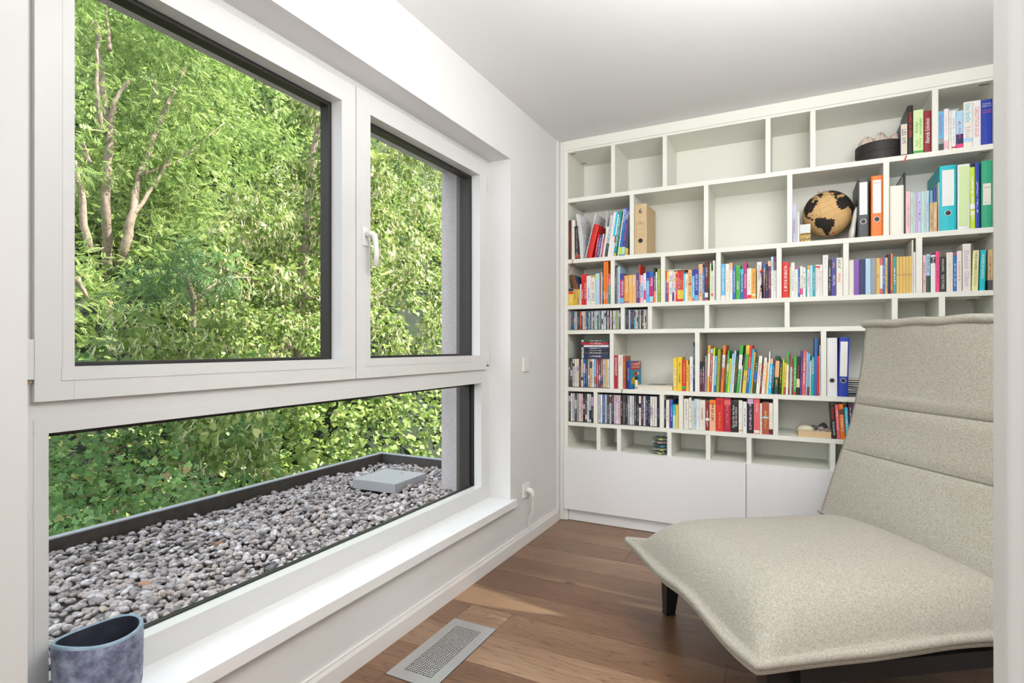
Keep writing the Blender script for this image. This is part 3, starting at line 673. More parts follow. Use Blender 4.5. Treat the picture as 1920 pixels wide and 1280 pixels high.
shelf_books(1.718, 'in the second row right of the globe', 'notebooks right of the globe', '''
1698.2 1707.2 358.6 0 pink grey N d=230
1707.6 1712 360.7 0 mint grey N d=225
1712.2 1716.8 361 0 palegrey grey N d=225
1717 1720.8 360.5 0 lilac grey N d=220
1721 1727.4 359.5 0 lavender indigo N d=215
1727.7 1733 358.5 0 mint palegrey N d=215
1733.2 1737 358 0 palegrey grey N d=210
1737.2 1741.8 357 0 lightblue blue N d=210
1742.8 1749.6 380 0.6 tan brown N d=175
1749.9 1757 378.5 0.6 tan cream N d=175
1819.5 1828.5 313 -1 lime white M b=white:.32:.40 b2=paleyellow:.22:.29 d=230
1829.2 1837.2 304.5 -1.2 royal palegrey F d=240
''')
# ---- third row
shelf_books(1.4155, 'in the third row, first compartment', 'books in the first compartment of the third row', '''
1065.2 1075.2 540.2 0 yellow ivory D b=navy:.82:.99 b2=red:.66:.80
1075.4 1081.2 542 0 gold charcoal D u=1 # Español@charcoal@.4:.9
1081.4 1087.2 542 0 gold charcoal D u=1 # English@charcoal@.1:.5
1087.4 1090 532.6 0 white charcoal P
1090.2 1094.9 513.7 0 red gold G # Londres@white@.2:.5
1095.1 1099.6 514 0 red white G # ITALIE DU NORD@white@.2:.72
1099.8 1107.6 516.7 0 white blue G u=1 # Argentine@blue@.10:.62
1108 1116 516.2 0 ivory charcoal G b=gold:.93:1 u=1 # Chili@charcoal@.12:.4|PATAGONIE@magenta@.52:.78
1116.3 1124.3 512.3 0 lightblue white G b2=mint:.80:.98 u=1 # Australie@white@.3:.78
1124.6 1126.8 510.7 0 redbrown - P
1127 1129.3 510 0 lightblue - P
1129.5 1131.3 501 0 black white P
1131.6 1135.7 490 0 orange white G d=130 # IRLANDE@white@.1:.3
1136 1140.3 490 0 orange white G d=130 # Suisse@white@.1:.3
1140.6 1144.4 513.4 0 coral white G b=teal:.0:.6 u=1 # Nouvelle-Zélande@white@.3:.85
''')
shelf_books(1.4155, 'in the third row, second compartment', 'books in the second compartment of the third row', '''
1153 1156 497.6 0 charcoal cream M
1156.2 1159 501 0 grey - M
1159.2 1162.4 499 0 lightblue - M
1162.8 1170 512.3 0 magenta white G b=indigo:.79:1 b2=sky:.02:.19 u=1 # Guatemala@white@.27:.74
1170.5 1178.6 516 0 amber white G b=royal:.04:.07 u=1 # Pérou@white@.40:.60|Routard@cream@.65:.92
1178.9 1185.7 515.4 0 lightorange white G # Équateur@cream@.6:.92
1185.9 1192.6 515 0 lightorange white G # Venezuela@white@.62:.92
1193 1197.6 511.2 0 indigo white G u=1 # Madagascar & Comores@white@.18:.76
1197.8 1200.2 496 0 red cream A d=130
1200.4 1206.5 515.6 0 lightblue white G b=pink:.0:.18 b2=pink:.7:.98 u=1 # Travelbook@blue@.2:.6
1206.7 1211.2 511.8 0 white magenta M b=hotpink:.1:.42
1211.5 1217.3 509 0 sky white G b=royal:.7:1 u=1 # Chile & Easter Island@white@.28:.78
1217.6 1225.2 509.3 0 magenta white G b=blue:.82:1 b2=lightblue:.02:.2 u=1 # Bolivie@white@.55:.8
1225.7 1229 502 0 black white P b=orange:.0:.34
1229.3 1232.2 509.6 0 white green M
1232.5 1238.3 504 0 olive palegreen G
''')
shelf_books(1.4155, 'in the third row, third compartment', 'books in the third compartment of the third row', '''
1247.5 1250 507.7 0 blue white M b=red:.66:1
1250.2 1253.8 508.5 0 red white G b=yellow:.64:1
1254 1260.3 507.7 0 ivory blue G u=1 # Sicile@blue@.24:.48|Routard@royal@.66:.84
1260.7 1263.8 507.5 0 white indigo P b=indigo:.02:.3
1264 1267 509 0 pink white P b=cyan:.36:.46 b2=yellow:.66:.78
1267.3 1270 508 0 red white G b=yellow:.92:1
1270.2 1272.8 508 0 red white G b=yellow:.08:.38
1273 1275.6 508 0 red white G b=yellow:.08:.38
1275.8 1278.4 508 0 red yellow G b=yellow:.08:.38
1278.6 1281 508 0 red yellow G b=yellow:.08:.38
1281.2 1284 511 0 cyan white P
1284.2 1290 513.2 0 ivory red G u=1 # PARIS@redbrown@.50:.8
1290.3 1297.3 505.8 0 lightorange brown P b2=red:.52:.56
1297.5 1302.4 506.6 0 sky white P b=royal:.82:1 b2=coral:.0:.08
1302.6 1309.2 504.2 0 royal white G b=sky:.0:.18 # NEW YORK CITY@white@.32:.84
1309.4 1317.6 494.8 0 peach charcoal A b=palegrey:.22:.74
1317.9 1321 500 0 blue white P
1321.3 1327.4 489.2 0 maroon white P b=white:.08:.2 b2=red:.0:.05 u=1 # SYLT@red@.42:.56|à la carte@white@.60:.84
1327.8 1330.6 494 0 black orange P
1330.9 1333.2 493 0 palegreen - M
1333.4 1336.6 507.7 0 ivory grey P b=coral:.14:.24
1336.9 1339.8 487.8 0 white lilac M
1340 1342.2 488.5 0 grey - M
''')
shelf_books(1.4155, 'in the third row, fourth compartment', 'books in the fourth compartment of the third row', '''
1351.5 1359.4 494.7 0 sky white P b=white:.0:.13
1360 1367.2 494.2 0 ivory lightorange P
1367.5 1373.5 492 0 white peach P b=peach:.8:1
1373.8 1379.4 498.6 0 blue white P
1379.8 1388.1 496.7 0 green white P # Hunkeler@white@.28:.52
1388.4 1394.2 503.8 0 blue white P b=cyan:.84:1
1394.5 1400 491.6 0 magenta white P # POLYKRATES@white@.30:.68
1400.5 1409.3 502.8 0 ivory gold P b2=red:.02:.13
1409.6 1417.2 503 0 amber brown P b=paleyellow:.1:.16
1418.8 1428 490.8 0 ivory grey H u=1 # Liebe in Europa@grey@.5:.92
1431.6 1435.6 495.5 0 black white P b=blue:.68:1
1435.8 1439.6 495 0 black gold P b=navy:.0:.4
1440 1445.4 489 0 plum gold P b=peach:.86:1
1445.7 1450.3 481 0 white grey P b=lightblue:.67:1
1450.5 1455.4 481 0 white grey P b=plum:.67:1
''')
shelf_books(1.4155, 'in the third row, fifth compartment', 'books in the fifth compartment of the third row', '''
1465.8 1480 491 0 red ivory H
1480.7 1483.1 500 0 palegreen charcoal P
1483.4 1490 492 0 white grey P
1490.2 1496 498.6 0 ivory palegrey P b2=magenta:.9:.99
1496.3 1500 503.8 0 blue white P
1500.2 1505.2 498.6 0 ivory grey P b=hotpink:.08:.28
1505.5 1510.6 501 0 white charcoal P
1510.9 1513.1 498.6 0 teal white P
1513.4 1518.1 497.3 0 ivory charcoal P b=amber:.86:1
1518.4 1523.8 497.3 0 lightblue white P
1524.1 1528.6 497.3 0 teal white P
1528.9 1532.4 496 0 white grey P b2=red:.9:.96
1532.6 1537.6 496 0 white coral P b2=red:.9:.96
1537.9 1542.3 496 0 ivory grey P
1542.7 1552.6 477.8 0 white palegrey P # Kamer IX@palegrey@.68:.94
1553.3 1558.4 486.4 0 black white P
1558.8 1568 484.5 0 indigo white P u=1 # Paulo Coelho@white@.28:.56|Aleph@gold@.74:.9
1568.4 1580.4 483 0 ivory charcoal P u=1 b2=ivory:.0:.01 # JA SAM@charcoal@.72:.96|MARIJA@coral@.36:.6
''')
shelf_books(1.4155, 'in the third row, sixth compartment', 'books in the sixth compartment of the third row', '''
1592 1601 486.9 0 cream - P
1601.4 1611.2 487 0 purple - P b2=purple:.0:.01
1611.7 1622.4 485.6 0 navy - P b2=palegrey:.0:.01
1622.8 1632.6 484.5 0 lightblue - P
1633 1642.8 484 0 grey - P
1643.2 1649.8 483.3 0 mustard - P # 1.0@charcoal@.45:.56
1650.1 1655 483.5 0 coral white P b=ivory:.15:.8
1655.2 1659.3 483.5 0 blue white P
1659.6 1664.3 482.5 0 mustard charcoal P
1664.6 1669.6 476 0 navy - H
1669.9 1673.8 475 0 orange red P b2=red:.0:.09
1674.1 1680.7 481.7 0 teal white P
1681 1686.5 481 0 mustard - P # 20@charcoal@.46:.55
1686.8 1692.4 481 0 mustard - P # 21@charcoal@.46:.55
1692.7 1698.3 480.5 0 mustard - P # 22@charcoal@.46:.55
1698.6 1703.8 480.2 0 mustard - P # 23@charcoal@.46:.55
1704.1 1709.2 480 0 mustard - P # 24@charcoal@.46:.55
1709.5 1712.8 449.7 0 cream gold A d=200
1713.2 1716.9 472.3 0 white lilac M
''')
shelf_books(1.4155, 'in the third row, far right compartment', 'books in the far right compartment of the third row', '''
1730.6 1736.3 478.3 0 pink maroon P
1736.7 1744 476.2 0 lightblue charcoal P b=darkgreen:.0:.44 # WE WERE LIARS@charcoal@.52:.94
1745.2 1753.8 477.8 0 white red P b=black:.78:.95 # JPod@white@.79:.94
1754.2 1761.6 470.8 0 hotpink charcoal P
1762.3 1773.8 481.4 0 black ivory P # NICHOLS KUPNETZ@ivory@.58:.94|TOLD TO THINGS@ivory@.08:.5
1774.5 1787 473 0 cream palegrey P
1787.8 1793.6 471.6 0 blue white P b=red:.92:.97
1794 1803.5 470.3 0 cream coral P
1804.8 1820.5 456.7 0 cream lilac P d=190 # Elizabeth Gilbert@lilac@.1:.85
1822 1833.6 469.2 2.6 paleyellow charcoal P f=.42 # THREE WOMEN@charcoal@.52:.97|LISA TADDEO@olive@.12:.5
1836.3 1846.6 468.4 2.6 turquoise white P f=.42 # AN AMERICAN MARRIAGE@white@.3:.9
1852.5 1863.5 467.3 0 tan charcoal P b=charcoal:.0:.25
''')
# ---- fifth row
shelf_books(0.8775, 'in the fifth row beside the comic cover', 'books in the second compartment of the fifth row', '''
1151.2 1158.6 666 0 crimson white P # DAS EVANGELIUM@white@.4:.94
1159 1167.8 665.3 0 ivory coral P # ROGELJ@coral@.68:.93
1168.1 1172.6 667 0 redbrown gold P u=1 # Der kleine Tod@gold@.3:.85
1262 1269.4 671 0 yellow white P # EMILIE UND@white@.1:.7
1270 1278.4 669 0 yellow brown P
1278.8 1286.6 675 0 red gold P b2=green:.06:.16
1286.9 1290.4 675.4 0 yellow brown P
1290.6 1292.6 683 0 amber brown P
1293.2 1299.2 668 0 white grey P
1299.7 1302.4 641 0 navy white M
''')
shelf_books(0.8775, 'among the children\'s books', "children's books in the long fifth-row compartment", '''
1312.3 1316.5 677.8 0 maroon white P b=black:.72:1
1316.7 1321 677.8 0 plum white P b=black:.72:1
1321.3 1324.8 667 1 grey coral P
1325.2 1329.7 647.3 2.5 amber white C b2=ivory:.34:.82
1330 1333.8 654 2.8 redbrown white C b=lightblue:.9:1
1334.2 1337.7 652 3.2 ivory gold C b=lime:.82:1
1338 1341.8 667 3 sky white C b=blue:.0:.18
1342.6 1347.8 654.4 3.5 olive red C
1348.2 1350.7 659.5 3.2 brown - C
1351 1356 647.3 5 orange navy C b=ivory:.52:.8
1356.6 1359.6 665 4.4 brown gold C
1360 1363.2 657.5 4.8 green white C b=palegrey:.5:.7
1363.5 1367.8 672 4.2 lime orange C
1368.2 1371.6 663 4.8 lightblue white C
1371.9 1374.9 657 5.5 white grey C b=lightblue:.65:1
1375.3 1380 667.6 5 darkgreen red C
1380.4 1386.5 646.8 7.4 green lightblue C b=ivory:.5:.8
1386.8 1388.6 685 3.2 white - C
1388.9 1390.9 662.5 6.2 charcoal grey C
1391.2 1397.6 647 8.4 yellow blue C b2=green:.48:.82
1398 1402.6 647.3 8.4 blue white C b=red:.5:1
1403 1406.6 654 8 cyan - C
1407 1410 660 7 amber brown C
1410.6 1416.8 668 6.2 darkgreen white C b2=blue:.36:.6
1417.4 1423.8 667 5.8 ivory coral C
1424.4 1427 683 4.4 darkred white P
1427.5 1433.2 670 5.6 ivory orange C
1433.6 1436.4 679 4.6 amber - C
1437 1439.6 659 5.2 white - C
1440 1445.6 672 4 cyan white C b=peach:.86:1
1446 1449.8 677 3.6 navy palegrey C
1450.6 1459 667.6 3.6 darkgreen gold H b=peach:.45:.88 d=150
1460 1465 673.7 2.8 black yellow C
1465.6 1468.4 673 2.2 lime - C
1468.8 1473 679.3 2.2 yellow charcoal C b=redbrown:.0:.24
1473.4 1477.2 657 2.6 white - C b=green:.68:1
1477.5 1480.2 663 2.6 darkred gold C
1480.4 1483.8 687.4 1.6 mint grey P
1484.1 1486.7 672.7 1.6 darkred palegrey C
1487 1492.2 667.6 1.8 green white C b2=red:.02:.08
1492.8 1499 668 1.4 black redbrown C b=paleyellow:.2:.42
1499.6 1503 657.3 2.6 indigo coral C
1503.2 1510 657.3 2.6 coral white H d=170
1510.5 1512.5 660 1.4 lightblue red C
1512.8 1517.6 662.6 1.9 sky redbrown C b=brown:.0:.2
1518 1519.8 676 1.4 white - C
1520.2 1526 668 1.2 teal white C # ALLE MEINE FREUNDE@white@.55:.95
1526.4 1530.8 633.6 1 blue - F
1531.3 1536 667 0.4 red maroon C b=crimson:.0:.07
1536.6 1538.6 647 0 palegrey teal C
''')
# ---- sixth row
shelf_books(0.650, 'in the narrow sixth-row compartment', 'books in the narrow sixth-row compartment', '''
1245 1248.7 749.7 0 black white P d=210
1249 1254.5 749.3 0 ivory grey P
1254.8 1257.2 750 0 purple - P
1257.5 1261 750.3 0 blue white P b=royal:.0:.4 d=190
1261.3 1266.8 759 0 turquoise white P b=mint:.0:.55
1267.1 1271.8 759 0 yellow ivory P
''')
shelf_books(0.650, 'in the middle of the sixth row', 'novels in the middle compartment of the sixth row', '''
1282 1291.4 747.4 0 cream grey P
1292 1296.2 745 0 white charcoal P b=maroon:.0:.02
1296.5 1301.3 751 0 beige gold P
1301.6 1305.5 747.5 0 lightblue teal P
1305.8 1310.4 748 0 white gold P
1310.8 1322.4 749.7 0 cream coral P # DER ZAUBERBERG@redbrown@.35:.75
1322.8 1329.6 752 0 darkred white P b=white:.34:.42
1330.2 1341.8 750 0 peach maroon P b=orange:.86:1
1342.3 1356.8 746 0 red gold P # Der Meister und Sie@gold@.1:.56|RÄ@maroon@.8:.93
1357.4 1369.9 746.5 0 crimson coral P b=coral:.8:.95
1370.4 1384.5 751.5 0 black ivory P u=1 f=.62 # Zeruya Für den Rest_Shalev des Lebens@ivory@.14:.86
1385 1392 750.5 0 ivory palegrey P b2=gold:.04:.09
1392.6 1400.2 753 0 white charcoal P
1401.4 1412.6 745.7 0 black lilac P b=lilac:.84:1
1413.2 1424.4 746.3 0 coral white P b2=ivory:.02:.1 u=1 # Donna Leon@white@.62:.86
1424.9 1428.6 756 0 ivory grey P
1429 1441.6 754.3 0 redbrown gold P b2=lightblue:.5:.55
1442 1449.2 755.5 0 ivory gold P b=maroon:.0:.17
''')
shelf_books(0.650, 'behind the stone tray in the sixth row', 'books leaning beside the tray of stones', '''
1560.5 1568.6 758 -4 black red P d=150 # SUSAN HILL@red@.55:.92|WO DIE SCHATTEN@white@.1:.5
1569.5 1575.8 758.5 -4.2 coral white P d=150
1576.3 1585 757.5 -4 orange white P d=150 b2=brown:.7:.86
1586 1592.5 764 -3 cyan white P d=140
1593.5 1600 757.5 -2.6 plum white P d=150
''')

# ---- special lettering on the fat blue thriller and the white flower spine
def find(lbl): return next(o for o in bpy.data.objects if o.get('label', '').startswith(lbl))
o = find('thick royal blue hardback'); hb = o.dimensions.z
for s_, c_, z_, hh in (('MICHAEL', 'ivory', .905, .03), ('RIDPATH', 'ivory', .855, .03), ('TÖDLICHE', 'coral', .765, .03), ('AKTIEN', 'coral', .715, .03)): face_text(o, s_, c_, 0, z_ * hb, 0.034, 0.013, -0.0008)

# ------------------------------------------------------------------ discs: CD and DVD cases
M['case'] = mat('clear_polystyrene_case', (0.16, 0.17, 0.18), 0.12, spec=0.6)
M['dvdcase'] = mat('black_dvd_case', (0.015, 0.015, 0.017), 0.35)
def case(x0, x1, kind, zf, col, label, group, ink='white', band=None, setb=0):
    w0, dp, h = (0.0098, 0.142, 0.1245) if kind == 'CD' else (0.0135, 0.135, 0.190)
    A, B, T_ = span(x0, x1, zf, SPY + setb); w = (B - A) * 0.96
    o = MB().box(-w / 2, w / 2, 0, dp, 0, h).obj('cd_case' if kind == 'CD' else 'dvd_case', M['case' if kind == 'CD' else 'dvdcase'], None)
    o.location = ((A + B) / 2, SPY + setb, zf + 0.0005); tag(o, label, kind, group)
    me = bpy.data.meshes.new('paper_insert'); q = w / 2 - (0.0009 if kind == 'CD' else 0.0007); z0, z1 = (0.004, h - 0.004) if kind == 'CD' else (0.004, h - 0.004)
    me.from_pydata([(-q, -0.0005, z0), (q, -0.0005, z0), (q, -0.0005, z1), (-q, -0.0005, z1), (-q, 0.002, z0), (q, 0.002, z0), (q, 0.002, z1), (-q, 0.002, z1)], [], [(0, 1, 2, 3), (1, 5, 6, 2), (4, 0, 3, 7), (3, 2, 6, 7), (4, 5, 1, 0)])
    uv = me.uv_layers.new(name='UVMap')
    for p in me.polygons:
        for li in p.loop_indices: c = me.vertices[me.loops[li].vertex_index].co; uv.data[li].uv = ((c.x + q) / (2 * q) if p.index == 0 else -1, (c.z - z0) / (z1 - z0))
    e = link('paper_insert', me, M['sleeve'], o)
    if band is None:
        r_ = srnd.random(); bb_ = (0, 0, 0); bc_ = 'white'
        if r_ < 0.5: a = srnd.uniform(0, .8); bb_ = (a, a + srnd.uniform(.08, .35), 0); bc_ = srnd.choice(['charcoal', 'palegrey', 'navy', 'brown', 'beige', 'lilac'])
    else: bc_, a, b_ = band; bb_ = (a, b_, 0)
    props(e, col, ink, bc_, bb_, (srnd.uniform(.05, .3), srnd.uniform(.6, .95), srnd.uniform(0, 90)))
    return o
def run_cases(x0, x1, cols, kind, zf, place, group):
    n = len(cols); p = (x1 - x0) / n
    for k, c in enumerate(cols):
        ink = 'charcoal' if c in ('white', 'palegrey', 'cream', 'ivory', 'beige', 'peach', 'pink', 'lightblue', 'mint', 'paleyellow') else 'palegrey'
        case(x0 + k * p, x0 + (k + 1) * p - 0.12, kind, zf, c, '%s case with %s spine, %s from left %s' % (kind, nice(c), ORD[k + 1], place), group, ink, None, 0.003 + srnd.uniform(0, 0.003))
run_cases(1065.6, 1163.2, 'palegrey grey charcoal darkred sky palegrey charcoal black red charcoal paleyellow beige indigo charcoal cyan charcoal cream darkgreen palegrey lightblue navy olive charcoal white lightblue white black pink black white charcoal ivory palegrey olive palegrey darkgreen'.split(), 'CD', 1.252, "in the fourth row's first compartment", 'CD cases at the far left of the fourth row')
run_cases(1171.4, 1214.4, 'charcoal charcoal black white indigo black charcoal cyan cream palegrey charcoal ivory black charcoal ivory peach grey'.split(), 'CD', 1.252, "in the fourth row's second compartment", 'CD cases in the second compartment of the fourth row')
run_cases(1065.2, 1142.8, 'brown charcoal palegrey cream ivory brown beige blue charcoal grey peach white sky red charcoal redbrown palegrey mustard white'.split(), 'DVD', 0.8775, 'under the flat pile of DVDs', 'DVD cases standing at the far left of the fifth row')
run_cases(1066.2, 1112.6, 'black white palegrey charcoal grey cream pink black charcoal white palegrey black'.split(), 'DVD', 0.650, "in the sixth row's far left compartment", 'DVD cases at the far left of the sixth row')
run_cases(1121.2, 1236.2, 'palegrey white blue palegrey charcoal palegrey black lilac white pink black charcoal black grey white palegrey charcoal black white maroon palegrey navy black white ivory white black'.split(), 'DVD', 0.650, "in the sixth row's second compartment", 'DVD cases in the second compartment of the sixth row')
# flat pile of DVDs on top of the standing ones
A = onY(1091.2, 640, SPY); B = onY(1143.0, 640, SPY); zc = 0.8775 + 0.1908
for k, (c, nm, th) in enumerate((('navy', 'navy', 0.0275), ('charcoal', 'charcoal', 0.0145), ('black', 'black and silver', 0.0145), ('navy', 'dark blue', 0.0145), ('white', 'white', 0.0145), ('crimson', 'crimson', 0.0185), ('darkgreen', 'dark green', 0.0145))):
    L_ = 0.190; o = MB().box(0, L_, 0, 0.135, 0, th).obj('dvd_case', M['dvdcase'], None); o.location = (B.x - L_ - 0.004 - 0.001 * (k % 2), SPY + 0.004 + 0.0015 * (k % 3), zc)
    tag(o, 'DVD case with %s spine, %s from bottom of the flat pile' % (nm, ['lowest', 'second', 'third', 'fourth', 'fifth', 'sixth', 'topmost'][k]) if k not in (0, 6) else 'DVD case with %s spine, %s of the flat pile above standing DVDs' % (nm, 'lowest and thickest' if k == 0 else 'topmost'), 'DVD', 'DVD cases lying flat')
    me = bpy.data.meshes.new('paper_insert'); me.from_pydata([(0.004, -0.0005, 0.0012), (L_ - .004, -0.0005, 0.0012), (L_ - .004, -0.0005, th - .0012), (0.004, -0.0005, th - .0012), (0.004, 0.001, 0.0012), (L_ - .004, 0.001, 0.0012), (L_ - .004, 0.001, th - .0012), (0.004, 0.001, th - .0012)], [], [(0, 1, 2, 3), (3, 2, 6, 7), (4, 5, 1, 0)]); uv = me.uv_layers.new(name='UVMap')
    for li in range(4): c_ = me.vertices[me.loops[li].vertex_index].co; uv.data[li].uv = (c_.z / th, c_.x / L_)
    for li in range(4, 12): uv.data[li].uv = (-1, -1)
    e = link('paper_insert', me, M['sleeve'], o); props(e, c, 'white' if c != 'white' else 'green', 'black' if c == 'white' else 'palegrey', (.02, .1, 0) if c != 'crimson' else (0, 0, 0), (.3, .72, k * 9.1))
    zc += th + 0.0004

# ------------------------------------------------------------------ binders
def binder(x0, x1, yt, zf, col, name, label, lean=0, lab=None, labz=(.38, .93), ringz=.3, dep=0.285, chrome=True, inset=0.0, cat='binder', texts=()):
    sy = SPY + inset; A, B, T_ = span(x0, x1, zf, sy); w = (B - A) * 0.985; xc = (A + B) / 2
    t_ = onY((x0 + x1) / 2 + lean, yt, sy); h = min(t_.z, T_) - zf - 0.001; ang = math.atan2(t_.x - xc, h) if lean else 0
    m = M.get('bd_' + col) or mat('card_binder_' + col, CL[col], 0.45, noise=0.04, nscale=60); M['bd_' + col] = m
    hl = (h - abs(math.sin(ang)) * w * .5) / math.cos(ang); w *= math.cos(ang)
    o = link(name, cover_mesh('binder_cover', w, dep, hl, 0.0025, True), m); o.location = (xc, sy, zf + 0.0005 + abs(math.sin(ang)) * w / 2); o.rotation_euler = (0, ang, 0); tag(o, label, cat)
    MB().box(-w / 2 + 0.006, w / 2 - 0.006, 0.03, dep - 0.02, 0.003, hl - 0.008).obj('paper_block', M['white'], o)
    if lab:
        z0, z1 = labz[0] * hl, labz[1] * hl
        e = MB().box(-w * .36, w * .36, -0.0006, 0.003, z0, z1).obj('spine_label', mat('label_card_' + lab, CL[lab], 0.6), o)
    if ringz:
        zr = ringz * hl; r_ = min(0.0125, w * .26); g = MB()
        g.tube([(r_ * math.cos(a), -0.0006, zr + r_ * math.sin(a)) for a in [2 * PI * k / 24 for k in range(25)]], 0.0016, 8, caps=False); g.obj('finger_ring', M['steel'] if chrome else M['dark'], o, smooth=True)
        g = MB(); g.add([(r_ * .98 * math.cos(2 * PI * k / 24), -0.0009, zr + r_ * .98 * math.sin(2 * PI * k / 24)) for k in range(24)] + [(r_ * .98 * math.cos(2 * PI * k / 24), 0.002, zr + r_ * .98 * math.sin(2 * PI * k / 24)) for k in range(24)], [tuple(range(24))] + [(k, (k + 1) % 24, 24 + (k + 1) % 24, 24 + k) for k in range(24)])
        g.obj('finger_hole', M['dark'], o)
    for s_, c_, x_, z_, wm, hm in texts: face_text(o, s_, c_, x_ * w, z_ * hl, wm * w, hm * hl, -0.0012)
    return o
binder(1188.7, 1212.4, 382, 1.718, 'tan', 'box_file', 'tan cardboard box file numbered 6 on second shelf left', ringz=.27, dep=0.25, chrome=False, cat='box file', texts=(('6', 'black', 0, .86, .34, .10), ('No.', 'brown', 0, .62, .3, .03)))
bpy.data.objects['box_file'].data.materials[0] = mat('tan_kraft_board', (.66, .49, .28), 0.7, noise=.04, nscale=40)
fr = MB(); hb = 0.31
for z_ in (.36, .40, .50, .60, .66): fr.box(-.026, .026, -0.001, 0, z_ * hb, z_ * hb + .0008)
fr.box(-.0262, -.0255, -0.001, 0, .36 * hb, .66 * hb).box(.0255, .0262, -0.001, 0, .36 * hb, .66 * hb); fr.obj('printed_grid', mat('brown_print', (.42, .27, .12), .8), bpy.data.objects['box_file'])
binder(1608.5, 1629.3, 333.6, 1.718, 'charcoal', 'ring_binder', 'dark grey ring binder with white label beside the globe', lab='white', ringz=.265)
binder(1633.2, 1655.8, 329, 1.718, 'orange', 'ring_binder', 'orange ring binder with white label on second shelf', lab='white', ringz=.28, texts=(('PRIVAT', 'red', 0, .88, .5, .03),))
binder(1668.6, 1695, 347.5, 1.718, 'ivory', 'box_file', 'blank ivory slipcase on second shelf right of the orange binder', ringz=0, cat='box file')
binder(1695.3, 1698, 322.7, 1.718, 'black', 'display_frame', 'thin black-edged folder standing beside the ivory slipcase', ringz=0, cat='folder')
binder(1762, 1793.5, 309.5, 1.718, 'turquoise', 'ring_binder', 'turquoise ring binder with white label on second shelf right', lab='white', ringz=.27, texts=())
binder(1795.5, 1818.8, 307.5, 1.718, 'white', 'ring_binder', 'white ring binder with pale green spine sheet on second shelf', lab='palegreen', labz=(.05, .97), ringz=0)
binder(1840.2, 1862.8, 300.5, 1.718, 'seagreen', 'ring_binder', 'green ring binder labelled Ypsilon at far right of second shelf', lab='cream', labz=(.34, .66), ringz=0, texts=(('Ypsilon', 'charcoal', 0, .6, .6, .03), ('No. 2', 'grey', 0, .38, .4, .02)))
binder(1550.5, 1570.0, 633, 0.8775, 'white', 'ring_binder', 'plain white ring binder in fifth row beside the blue one', ringz=.27)
binder(1570.8, 1590.2, 632.2, 0.8775, 'royal', 'ring_binder', 'blue ring binder with white label in fifth row', lean=2.6, lab='white', labz=(.34, .93), ringz=.27)
binder(1099.8, 1108.8, 420, 1.718, 'red', 'folder', 'red cardboard folder leaning right in second row left compartment', lean=14.5, ringz=0, dep=0.22, cat='folder')

# ================================================================== SMALL THINGS ON THE SHELVES
def wavy_box(mb, w, d, h, n=6, amp=0.003, seed=0):
    r_ = random.Random(seed); vs = []; 
    for k in range(2):
        for i in range(n + 1):
            for j in range(n + 1):
                e = (0.4 if (i in (0, n) or j in (0, n)) else 1.0)
                vs.append(((i / n - .5) * w + r_.uniform(-1, 1) * amp, (j / n - .5) * d + r_.uniform(-1, 1) * amp, (h * (0.5 + 0.5 * e) if k else h * 0.5 * (1 - e)) + r_.uniform(-1, 1) * amp * .6 + (amp if not k else 0)))
    m_ = (n + 1) ** 2; g = lambda k, i, j: k * m_ + i * (n + 1) + j
    fs = [(g(1, i, j), g(1, i + 1, j), g(1, i + 1, j + 1), g(1, i, j + 1)) for i in range(n) for j in range(n)] + [(g(0, i, j), g(0, i, j + 1), g(0, i + 1, j + 1), g(0, i + 1, j)) for i in range(n) for j in range(n)]
    per = [(i, 0) for i in range(n)] + [(n, j) for j in range(n)] + [(i, n) for i in range(n, 0, -1)] + [(0, j) for j in range(n, 0, -1)]
    fs += [(g(0, *per[k]), g(0, *per[(k + 1) % len(per)]), g(1, *per[(k + 1) % len(per)]), g(1, *per[k])) for k in range(len(per))]
    return mb.add(vs, fs)
